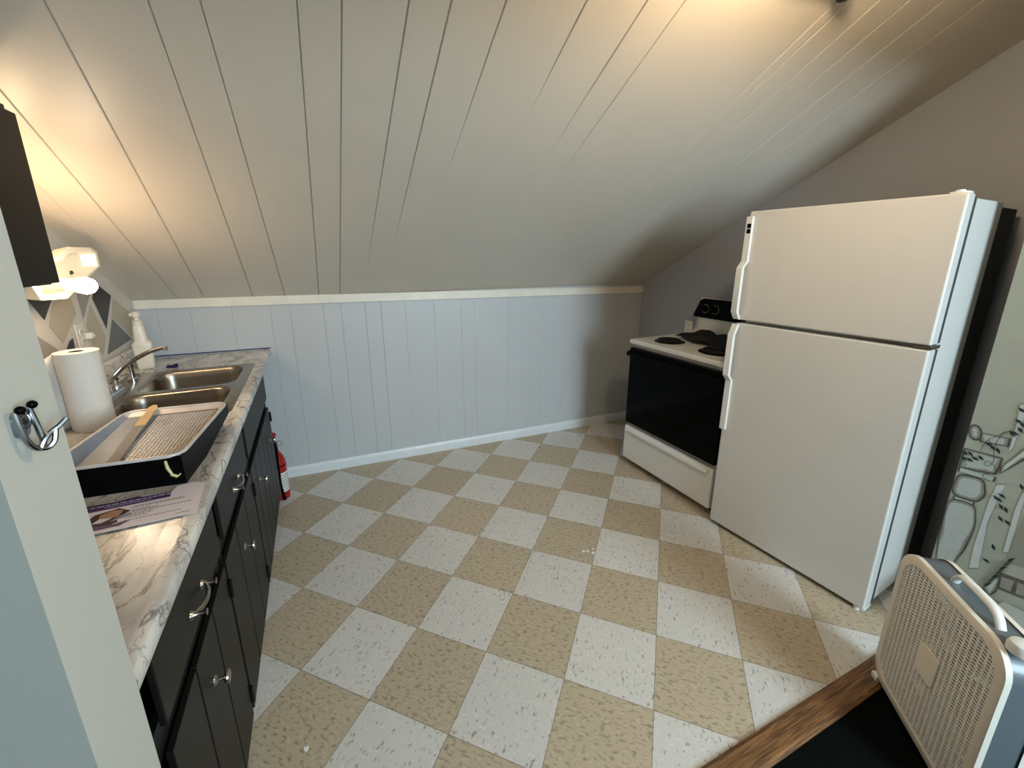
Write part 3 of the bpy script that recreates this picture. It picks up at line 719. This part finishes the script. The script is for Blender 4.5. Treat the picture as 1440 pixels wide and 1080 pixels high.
for i,(x,y) in enumerate(P):
    s=i/14
    for k in range(nz):
        tz=k/(nz-1); z=h*(tz) ; w=.006*math.sin(9*tz+2*s)*s
        z=max(.002,min(z,h-.05*s*(1-tz)*0)); vs.append((x+w-.012*s*(1-tz),y-w,z*(1-.10*s)+.0*s))
b._add(vs,[(i*nz+k,i*nz+k+1,(i+1)*nz+k+1,(i+1)*nz+k) for i in range(14) for k in range(nz-1)],0,True); o=b.build('loose_sheet',M['paper'],t,ang=80)
o.modifiers.new('thick','SOLIDIFY').thickness=.0008

# paint roller tray: local x = long side (away from camera), local y = towards wall
TX=math.atan2(.425,.02)
tr=thing('paint_tray','black paint roller tray with a ribbed metal liner, resting on the counter','paint tray',(-.413,1.222,ZT-.002),TX)
TL,TW=.42,.285                     # length (away), width (towards wall)
def tray_shell(off,z0,zr,zend,m,name,par,th=.003):
    b=MB()
    x0,x1,y0,y1=off,TL-off,off,TW-off
    n=1
    # sections along x: floor height
    S=[(x0,.012+z0),(x0+.10,.012+z0),(x1-.03,zend),(x1,zend+.004)]
    top=zr
    rings=[]
    vs=[]
    for i,(x,zf) in enumerate(S):
        vs+=[(x,y0,top),(x,y0+.012,zf),(x,y1-.012,zf),(x,y1,top)]
    f=[]
    for i in range(len(S)-1):
        for k in range(3): f.append((i*4+k,i*4+k+1,(i+1)*4+k+1,(i+1)*4+k))
    f.append((0,1,2,3)); k=len(S)-1; f.append((k*4,k*4+1,k*4+2,k*4+3))
    b._add(vs,f,0,False)
    o=b.build(name,m,par); s=o.modifiers.new('thick','SOLIDIFY'); s.thickness=th; s.offset=1
    return o
# black outer tray: deep front, shallow back on legs
b=MB()
side=[(0,0.0),(.155,0.0),(TL,.042),(TL,.078),(0,.078)]
b.prism(side,'y',0,.004); b.prism(side,'y',TW-.004,TW); b.box(0,.004,.004,TW-.004,0,.078); b.box(TL-.004,TL,.004,TW-.004,.042,.078)
b.poly([(0.004,.004,.002),(.155,.004,.002),(.155,TW-.004,.002),(.004,TW-.004,.002)]); b.poly([(.155,.004,.002),(TL-.004,.004,.044),(TL-.004,TW-.004,.044),(.155,TW-.004,.002)])
sh=b.build('tray',M['trayblk'],tr)
for y in (.02,TW-.05):
    b=MB(); b.box(TL-.04,TL-.012,y,y+.03,0,.048); b.build('leg',M['trayblk'],tr,bevel=.003)
b=MB(); b.tube([(-.001,.035,.07),(-.002,.033,.05),(-.002,.026,.03),(-.002,.012,.024)],[.003,.004,.003,.002],6); b.tube([(-.002,.03,.03),(-.002,.018,.022),(-.002,.008,.03)],.002,6); b.build('paint_drip',M['yellowp'],sh)
# metal liner
b=MB(); zl=.080
def lin_z(x): return .040+max(0,x-.055)/(TL-.035-.055)*.032
xs_=[.018,.055]+[.055+(TL-.035-.055)*i/6 for i in range(1,7)]
for y0,y1,mi in ((.018,.185,0),(.185,TW-.018,1)):
    for i in range(len(xs_)-1):
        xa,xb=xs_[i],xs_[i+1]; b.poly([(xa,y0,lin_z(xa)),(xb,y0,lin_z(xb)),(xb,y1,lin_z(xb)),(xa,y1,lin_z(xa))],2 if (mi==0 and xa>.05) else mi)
# walls of the liner and rolled rim
xe=TL-.035
for ya,yb in ((.018,.006),(TW-.018,TW-.006)):
    for i in range(len(xs_)-1):
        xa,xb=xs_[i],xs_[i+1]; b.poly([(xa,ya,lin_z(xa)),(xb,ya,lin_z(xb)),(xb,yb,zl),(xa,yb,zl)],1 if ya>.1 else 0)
b.poly([(.018,.018,.040),(.018,TW-.018,.040),(.004,TW-.006,zl),(.004,.006,zl)])
b.poly([(xe,.018,lin_z(xe)),(xe,TW-.018,lin_z(xe)),(TL-.006,TW-.012,zl),(TL-.006,.012,zl)])
for x,yy in ((.018,.018),(.018,TW-.018)): b.poly([(x,yy,.040),(.004,.006 if yy<.1 else TW-.006,zl),(x,.006 if yy<.1 else TW-.006,zl)])
for yy in (.018,TW-.018): b.poly([(xe,yy,lin_z(xe)),(TL-.006,.012 if yy<.1 else TW-.012,zl),(xe,.006 if yy<.1 else TW-.006,zl)])
rim=[(p[0],p[1],zl) for p in rrect(0,TL,0,TW,.035,5)]
b.tube(rim+[rim[0]],.0045,8,cap=False)
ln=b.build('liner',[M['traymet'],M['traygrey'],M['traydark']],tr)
# embossed ribs
b=MB()
ang=math.atan2(.032,(TL-.035-.055))
for i in range(30):
    for j in range(17):
        x=.066+.0104*i; y=.024+.0096*j
        if x>xe-.006: continue
        b.obox((x,y,lin_z(x)+.0010),(.0034*math.cos(ang),0,.0034*math.sin(ang)),(0,.0037,0),(0,0,.0012))
rb=b.build('ramp_ribs',M['traymet'],ln)
# stir stick lying from well to rim
t=thing('stir_stick','wooden paint stirring stick, half coated in grey paint, lying in the tray','stick',(-.413,1.222,ZT-.002),TX)
pa=Vector((.045,.178,.047)); pb=Vector((.425,.208,.093)); d=(pb-pa).normalized(); s=Vector((-d.y,d.x,0)).normalized(); nn=d.cross(s)
def stick(a0,a1,name,m,tip=False):
    prof=[]; L=(pb-pa).length
    def wd(t): 
        if t>.93: return .0125*math.sqrt(max(.15,1-((t-.93)/.07)**2))
        if .80<t<.90: return .0125-.0025*math.sin(PI*(t-.80)/.10)
        return .0135
    ts=[a0+(a1-a0)*i/16 for i in range(17)]
    b=MB(); vs=[]
    for tt in ts:
        c=pa+d*L*tt; w=wd(tt)
        vs+=[c-s*w-nn*.0015,c+s*w-nn*.0015,c+s*w+nn*.0015,c-s*w+nn*.0015]
    f=[(i*4+k,i*4+(k+1)%4,(i+1)*4+(k+1)%4,(i+1)*4+k) for i in range(16) for k in range(4)]+[(0,1,2,3),(64,65,66,67)]
    b._add(vs,f,0,False); return b.build(name,m,t)
stick(0,.62,'painted_end',M['stickp']); stick(.62,1.0,'bare_end',M['wood'])

# flyer
fl=thing('flyer','white leaflet with purple banner and small photo, lying under the paint tray edge','flyer',(-.536,1.040,ZT+.001),math.radians(4))
# local x to the right (towards the counter front), y away
FW,FL_=.192,.155
def Q(u,v): return (-.13+ (FW+.13)*u, FL_*v)
b=MB(); b.prism([(-.13,0),(.186,.0),(.180,.150),(.150,.165),(.118,.158),(.112,.132),(.045,.141),(-.13,.136)],'z',0,.0008); b.build('sheet',M['lilac'],fl)
b=MB(); b.prism([(-.13,.100),(.115,.106),(.112,.132),(.055,.134),(.045,.141),(.0,.135),(-.06,.138),(-.13,.135)],'z',.0008,.0011); bn=b.build('banner',M['purple'],fl)
b=MB()
x=-.05
while x<.105:
    L=random.uniform(.006,.016); b.box(x,x+L,.122,.1250,.0011,.0013); x+=L+.003
x=-.01
while x<.07:
    L=random.uniform(.003,.007); b.box(x,x+L,.113,.1145,.0011,.0013); x+=L+.0015
b.build('small_print',M['lilac'],bn)
b=MB()
for r,(y,x0,x1) in enumerate(((.092,.05,.145),(.086,.046,.15),(.076,.05,.085),(.070,.05,.10),(.064,.054,.165),(.056,.05,.095),(.050,.05,.09),(.042,.046,.085),(.030,.03,.15),(.014,.145,.172))):
    x=x0
    while x<x1:
        L=random.uniform(.003,.008); b.box(x,min(x+L,x1),y,y+.0022,.0008,.001); x+=L+.0015
b.build('small_print',M['ink'],fl)
b=MB(); b.prism([(-.02,.02),(.02,.02),(.035,.034),(.03,.052),(.048,.075),(.02,.098),(-.02,.085),(-.03,.05)],'z',.0008,.001,0)
b.prism([(-.005,.055),(.03,.058),(.032,.085),(.012,.092),(-.008,.08)],'z',.001,.0012,1); b.prism([(-.012,.045),(.005,.042),(.02,.056),(-.004,.062)],'z',.0012,.0013,2)
b.prism([(-.035,.012),(.045,.014),(.06,.03),(.03,.026),(-.01,.03)],'z',.001,.0012,3); b.prism([(.02,.04),(.055,.05),(.05,.068),(.035,.06)],'z',.0011,.0012,4); b.build('picture',[M['brownink'],M['skin'],M['lilac'],M['purple'],M['greyink']],fl)

# fire extinguisher
ex=thing('fire_extinguisher','small red fire extinguisher with white label, standing at the end of the cabinets','fire extinguisher',(-.444,2.70,0),0)
b=MB(); b.lathe([(.040,0),(.046,.006),(.047,.03),(.047,.235),(.044,.262),(.034,.290),(.022,.308),(.017,.315),(.017,.325),(.0005,.326)],(0,0,0),32); b.build('tank',M['red'],ex)
b=MB(); n=20; vs=[]
for z in (.055,.185):
    for i in range(n+1):
        a=-2.2+3.0*i/n; vs.append((.0478*math.cos(a),.0478*math.sin(a),z))
b._add(vs,[(i,i+1,n+1+i+1,n+1+i) for i in range(n)],0,True); lb=b.build('label',M['labelw'],ex)
b=MB()
for r in range(7):
    z=.068+.016*r; a=-1.9
    while a<.6:
        L=random.uniform(.06,.16)
        p=[(.0483*math.cos(q),.0483*math.sin(q),zz) for q,zz in ((a,z),(a+L,z),(a+L,z+.004),(a,z+.004))]; b.poly(p); a+=L+.05
b.build('small_print',M['ink'],lb)
b=MB(); n=24; vs=[]
for z in (.225,.233):
    for i in range(n): vs.append((.0479*math.cos(2*PI*i/n),.0479*math.sin(2*PI*i/n),z))
b._add(vs,[(i,(i+1)%n,n+(i+1)%n,n+i) for i in range(n)],0,True); b.build('band',M['black'],ex)
b=MB(); b.cyl((0,0,.322),(0,0,.352),.015,n=16); b.box(-.012,.012,-.035,.016,.345,.368); b.build('valve',M['black'],ex)
b=MB(); b.tube([(0,.01,.360),(0,-.02,.385),(0,-.06,.395),(0,-.075,.39)],.008,8); b.build('lever',M['black'],ex)
b=MB(); b.tube([(0,.0,.40),(0,-.03,.43),(0,-.055,.44)],[.012,.014,.016],10); b.sphere((0.0,-.01,.425),.018); b.tube([(0,0,.37),(0,0,.42)],.010,8); b.build('lever',M['red'],ex)
b=MB(); P=[(.03+.016*math.cos(a),-.02,.372+.016*math.sin(a)) for a in [2*PI*i/16 for i in range(17)]]; b.tube(P,.0018,6,cap=False); b.build('pull_ring',M['chrome'],ex)
b=MB(); b.tube(smooth_path([(.0,-.02,.355),(.012,-.05,.33),(.012,-.058,.26),(.010,-.056,.12),(.016,-.054,.05),(.020,-.053,.012)],4),[.008]*18+[.011,.011,.011],10); b.build('hose',M['black'],ex)

# ------------------------------------------------------------------ upper cabinet on the left wall
uc=thing('wall_cabinet','dark brown wall cabinet hanging high at the left edge of the picture','cabinet',run(Y2L(.90),0,0),RA)
w=Y2L(1.63)-Y2L(.90); yf=.358; yw=.594
topz=1.86
b=MB(); b.box(0,w,yf+.002,yw,1.40,topz); b.build('body',M['ucab'],uc,bevel=.002)
b=MB(); b.box(.012,w-.004,yf-.018,yf+.001,1.405,topz-.02); b.build('door',M['ucab'],uc,bevel=.003)
b=MB(); b.box(0,w-.05,yf+.01,yw,topz,topz+.05); b.build('top_molding',M['ucab'],uc,bevel=.004)
# ------------------------------------------------------------------ wall light by the harlequin wall
OCT=[(1.98,1.478),(2.068,1.511),(2.233,1.511),(2.276,1.494),(2.277,1.437),(1.984,1.328),(1.838,1.337),(1.80,1.40),(1.86,1.45)]
lt=thing('wall_light','lit white enamel wall lamp with angular rim under the sloping ceiling','lamp',(0,0,0),0)
b=MB()
def octa(ins,x):
    cy=sum(p[0] for p in OCT)/len(OCT); cz=sum(p[1] for p in OCT)/len(OCT)
    out=[]
    for y,z in OCT:
        l=math.hypot(cy-y,cz-z); k=ins/l; out.append((x,y+(cy-y)*k,z+(cz-z)*k))
    return out
R0=[octa(.012,-1.03+.09),octa(0,-.90),octa(.028,-.897),octa(.050,-.945)]
n=len(OCT); vs=[p for r in R0 for p in r]
b._add(vs,[(i*n+j,i*n+(j+1)%n,(i+1)*n+(j+1)%n,(i+1)*n+j) for i in range(3) for j in range(n)]+[tuple(range(3*n,4*n)),tuple(range(n))],0,False)
b.build('reflector',M['lampwhite'],lt,bevel=.004)
b=MB(); b.box(-1.022,-.955,1.95,2.16,1.36,1.47); b.build('back_box',M['lampwhite'],lt)
b=MB(); b.cyl((-.944,2.139,1.414),(-.936,2.139,1.414),.010,n=14); b.build('screw',M['gasket'],lt)
b=MB(); b.cyl((-.945,1.90,1.385),(-.855,1.90,1.385),.022,n=16); b.build('socket',M['lampwhite'],lt)
b=MB(); b.lathe([(.013,0),(.017,.012),(.026,.04),(.029,.056),(.024,.074),(.013,.084),(.001,.087)],(-.855,1.90,1.385),20,axis=(1,-.2,-.1)); b.build('bulb',M['bulb'],lt)
b=MB(); b.cyl((-.985,1.80,1.50),(-.94,1.80,1.545),.020,n=16); b.build('socket',M['lampwhite'],lt)
b=MB(); b.box(-1.022,-.975,1.775,1.96,1.44,1.52); b.build('arm',M['lampwhite'],lt)
b=MB(); b.sphere((-.925,1.80,1.565),.028); b.build('bulb',M['hidden_bulb'],lt)  # unseen second bulb with its socket and arm, added for glow above the reflector
# ------------------------------------------------------------------ ceiling light just above the frame
cl=thing('ceiling_light','dark bronze bar ceiling light whose rounded end shows at the top edge','lamp',(0,0,0),0)
yb_=.985; zc=ceil_z(yb_)
b=MB(); b.lathe([(.06,0),(.058,-.018),(.03,-.03),(.0005,-.032)],(1.27,yb_,zc),28,axis=nrm); b.build('canopy',M['bronze'],cl)
b=MB(); b.cyl((1.27,yb_,zc-.02),(1.27,yb_-.02,zc-.055),.012,n=12); b.tube([(1.05,yb_-.03,zc-.03),(1.27,yb_-.02,zc-.055),(1.45,yb_,zc-.045)],.011,10); b.build('arm',M['bronze'],cl)
b=MB(); b.lathe([(.001,-.030),(.013,-.028),(.021,-.018),(.024,0),(.022,.012),(.001,.016)],(1.462,.988,2.226),20); b.build('end_cap',M['bronze'],cl)
b=MB(); b.tube([(1.05,yb_-.03,zc-.03),(1.06,.85,zc-.01),(1.08,.74,zc-.005),(1.08,.72,zc-.02)],.010,10); b.cyl((1.08,.72,zc-.015),(1.08,.72,zc-.065),.022,n=14); b.build('socket',M['bronze'],cl)
b=MB(); b.sphere((1.08,.72,zc-.11),.05); b.build('bulb',M['bulb2'],cl)
# ------------------------------------------------------------------ coat hook on the jamb
ck=thing('coat_hook','chrome double coat hook with two black tips on the pale grey green jamb','coat hook',(-.305,.534,1.318),0)
J=.0
b=MB(); b.tube(smooth_path([(.006,-.009,.016),(.007,-.009,.0),(.009,-.007,-.018),(.012,0,-.026),(.013,.005,-.020),(.010,.008,-.002),(.007,.009,.017)],5),.0027,10); b.build('loop',M['hookchrome'],ck)
b=MB(); b.tube(smooth_path([(.012,.0,-.026),(.015,.004,-.018),(.019,.010,-.012),(.023,.014,-.009),(.028,.020,-.003)],4),.0026,8)
b.tube(smooth_path([(.012,.0,-.026),(.016,.004,-.027),(.020,.008,-.022),(.021,.012,-.011)],4),.0026,8); b.build('prong',M['hookchrome'],ck)
b=MB(); b.prism(rrect(-.008,.008,-.012,.014,.007,4),'x',0,.005); b.lathe([(.007,0),(.007,.004),(.0005,.006)],(.004,0,.004),14,axis=(1,0,0)); b.build('plate',M['hookchrome'],ck)
for y in (-.009,.009):
    b=MB(); b.sphere((.010,y+.001,.018),.0042,12); b.build('tip',M['black'],ck)
# ------------------------------------------------------------------ box fan
FA=math.atan2(-.784,-.621)
fan=thing('box_fan','blue grey box fan with an off-white front grille, standing on the dark floor','fan',(1.632,.582,-.004),FA)
x0,x1,z0,z1,D=-.05,.378,.028,.552,.098
b=MB(); out=rrect(x0+.004,x1-.004,z0+.004,z1-.004,.075,8); inn=rrect(x0+.02,x1-.02,z0+.02,z1-.02,.066,8); n=len(out)
vs=[(x,y,z) for y in (.014,D-.006) for x,z in out]+[(x,y,z) for y in (.014,D-.006) for x,z in inn]
fs=[];fi=[]
for i in range(n):
    j=(i+1)%n
    fs+=[(i,j,n+j,n+i),(i,j,2*n+j,2*n+i),(n+i,n+j,3*n+j,3*n+i)]; fi.append((2*n+i,2*n+j,3*n+j,3*n+i))
b._add(vs,fs,0,True)
for f in fi: b.f.append(list(f)); b.m.append(1); b.s.append(True)
b.build('housing',[M['fanbody'],M['fandark']],fan)
def frame(y0,y1,name,m):
    b=MB(); o_=rrect(x0,x1,z0,z1,.08,8); i_=rrect(x0+.026,x1-.026,z0+.026,z1-.026,.066,8); n=len(o_)
    vs=[(x,y1,z) for x,z in o_]+[(x,y0+.003,z) for x,z in o_]+[(x,y0,z) for x,z in rrect(x0+.004,x1-.004,z0+.004,z1-.004,.077,8)]+[(x,y0,z) for x,z in i_]+[(x,y0+.006,z) for x,z in rrect(x0+.029,x1-.029,z0+.029,z1-.029,.064,8)]
    b._add(vs,[(k*n+i,k*n+(i+1)%n,(k+1)*n+(i+1)%n,(k+1)*n+i) for k in range(4) for i in range(n)],0,True)
    return b.build(name,m,fan,ang=50)
frame(0,.016,'front_frame',M['fanframe']); 
fb=frame(0,.016,'rear_frame',M['fanframe']); fb.location=(0,D,0); fb.scale=(1,-1,1)
# bars of the grille
ga,gb,gc,gd=x0+.024,x1-.024,z0+.024,z1-.024; rr_=.062
def span(z):
    t=0
    if z>gd-rr_: t=rr_-math.sqrt(max(0,rr_**2-(z-(gd-rr_))**2))
    if z<gc+rr_: t=rr_-math.sqrt(max(0,rr_**2-((gc+rr_)-z)**2))
    return ga+t,gb-t
def grille(y0,name):
    b=MB(); nb=47
    for i in range(1,nb):
        z=gc+(gd-gc)*i/nb; a,c=span(z); b.box(a,c,y0,y0+.0025,z-(.0021 if name[0]=='f' else .0038),z+(.0021 if name[0]=='f' else .0038))  # rear bars made thicker to block light from the fan's inside
    k=21
    for i in range(1,k):
        x=ga+(gb-ga)*i/k
        t=0
        if x<ga+rr_: t=rr_-math.sqrt(max(0,rr_**2-((ga+rr_)-x)**2))
        if x>gb-rr_: t=rr_-math.sqrt(max(0,rr_**2-(x-(gb-rr_))**2))
        b.box(x-.0030,x+.0030,y0+.0004,y0+.003,gc+t,gd-t)
    return b.build(name,M['fangrille'],fan)
grille(.002,'front_grille'); grille(D-.008,'rear_grille')
cxf,czf=(x0+x1)/2,(z0+z1)/2
b=MB(); b.prism(rrect(cxf-.038,cxf+.038,czf-.05,czf+.05,.012,4),'y',-.002,.004); b.build('center_badge',M['fanframe'],fan,bevel=.002)
b=MB(); b.lathe([(.045,0),(.045,.035),(.04,.04),(.0005,.04)],(cxf,.03,czf),24,axis=(0,1,0))
for k in range(5):
    a=2*PI*k/5
    ca,sa=math.cos(a),math.sin(a); vs=[]
    for r,w in ((.04,.03),(.12,.07),(.20,.085)):
        for s,yy in ((-1,.034),(1,.062)):
            vs.append((cxf+r*ca-s*w*sa,yy,czf+r*sa+s*w*ca))
    b._add(vs+[(p[0],p[1]+.003,p[2]) for p in vs],[(0,1,3,2),(2,3,5,4),(6,8,9,7),(8,10,11,9),(0,2,8,6),(2,4,10,8),(1,7,9,3),(3,9,11,5),(4,5,11,10),(0,6,7,1)],0,True)
b.build('blade',M['fanblade'],fan)
b=MB(); hx0,hx1=.105,.275
b.tube(smooth_path([(hx0,.045,z1-.006),(hx0+.012,.045,z1+.018),(hx0+.035,.045,z1+.030),(hx1-.05,.045,z1+.030),(hx1-.018,.045,z1+.020),(hx1,.045,z1-.006)],5),[.011]*26,12,flat=.7); b.build('handle',M['fanwhite'],fan)
b=MB(); b.lathe([(.028,-.004),(.028,.010),(.024,.020),(.016,.024),(.0005,.025)],(.342,.042,z1-.001),24); b.build('knob',M['fanwhite'],fan)
for x in (x0+.012,x1-.05):
    b=MB(); b.box(x,x+.03,-.004,D+.004,0,.034); b.build('foot',M['fanwhite'],fan,bevel=.004)
# cord end on dark floor
b=MB(); b.tube(smooth_path([(1.205,.448,.004),(1.225,.415,.004),(1.25,.36,.004),(1.30,.30,.004),(1.40,.22,.004),(1.50,.17,.004)],4),.006,8); o=b.build('power_cord',M['cord']); tag(o,'grey cord lying on the dark floor at the bottom edge','cord')
# pale boards behind the fan at the foot of the mural wall
lg=thing('plank_step','low pale boarded step at the foot of the mural, behind the fan','step',(0,0,-.004),0)
b=MB(); b.box(2.085,2.195,.05,.515,.205,.225); b.build('board',M['ledge'],lg,bevel=.003)
b=MB(); b.box(1.965,2.080,.05,.50,.205,.225); b.build('board',M['ledge'],lg,bevel=.003)
b=MB(); b.box(1.975,2.19,.06,.095,0,.205); b.build('support',M['ledge'],lg); b=MB(); b.box(1.975,2.19,.44,.475,0,.205); b.build('support',M['ledge'],lg)

# paint chips on the tiles
for i,(x,y,s) in enumerate(((1.046,1.562,.010),(1.066,1.555,.008),(1.085,1.535,.012),(1.10,1.56,.006),(-.225,1.12,.012))):
    b=MB(); b.prism([(s*random.uniform(.6,1)*math.cos(a),s*random.uniform(.5,1)*math.sin(a)) for a in (0,1.1,2.2,3.3,4.5,5.4)],'z',0,.002)
    o=b.build('paint_chip',M['chip']); o.location=(x,y,.0005); 
    if i<4: tag(o,'tiny white paint chip among those scattered on one tan tile before the stove','paint chip','paint chips on the floor')
    else: tag(o,'single white paint chip on the tan tile beside the near black cabinet','paint chip','paint chips on the floor')

# ------------------------------------------------------------------ lights
def area(name,loc,rot,sx,sy,power,col):
    l=bpy.data.lights.new(name,'AREA'); l.shape='RECTANGLE'; l.size=sx; l.size_y=sy; l.energy=power; l.color=col
    o=bpy.data.objects.new(name,l); COL.objects.link(o); o.location=loc; o.rotation_euler=rot; return o
area('window_daylight',(1.55,-2.66,1.70),(math.radians(86),0,0),1.1,1.3,90,(.64,.85,1.0))
w=bpy.data.worlds.new('sky'); bpy.context.scene.world=w; w.use_nodes=True
bg=w.node_tree.nodes['Background']; bg.inputs[0].default_value=(.62,.78,1,1); bg.inputs[1].default_value=.8

# ------------------------------------------------------------------ camera
RW=[[0.9289594840709752,-0.37016245444843,-0.0037462342827983275],[-0.09565723215902627,-0.23026046613492734,-0.9684161355899645],[0.35760868402523716,0.8999777080861726,-0.2493113596643728]]
cam=bpy.data.cameras.new('camera'); co=bpy.data.objects.new('camera',cam); COL.objects.link(co)
r,d,f=[Vector(v) for v in RW]
co.matrix_world=Matrix(((r.x,-d.x,-f.x,0),(r.y,-d.y,-f.y,0),(r.z,-d.z,-f.z,1.48070499),(0,0,0,1)))
cam.sensor_width=36; cam.lens=14.739850854; cam.shift_x=.00596869; cam.shift_y=-.02197878; cam.clip_start=.02
sc=bpy.context.scene; sc.camera=co
sc.view_settings.view_transform='Standard'; sc.view_settings.look='None'; sc.view_settings.exposure=0.82; sc.view_settings.gamma=1.0
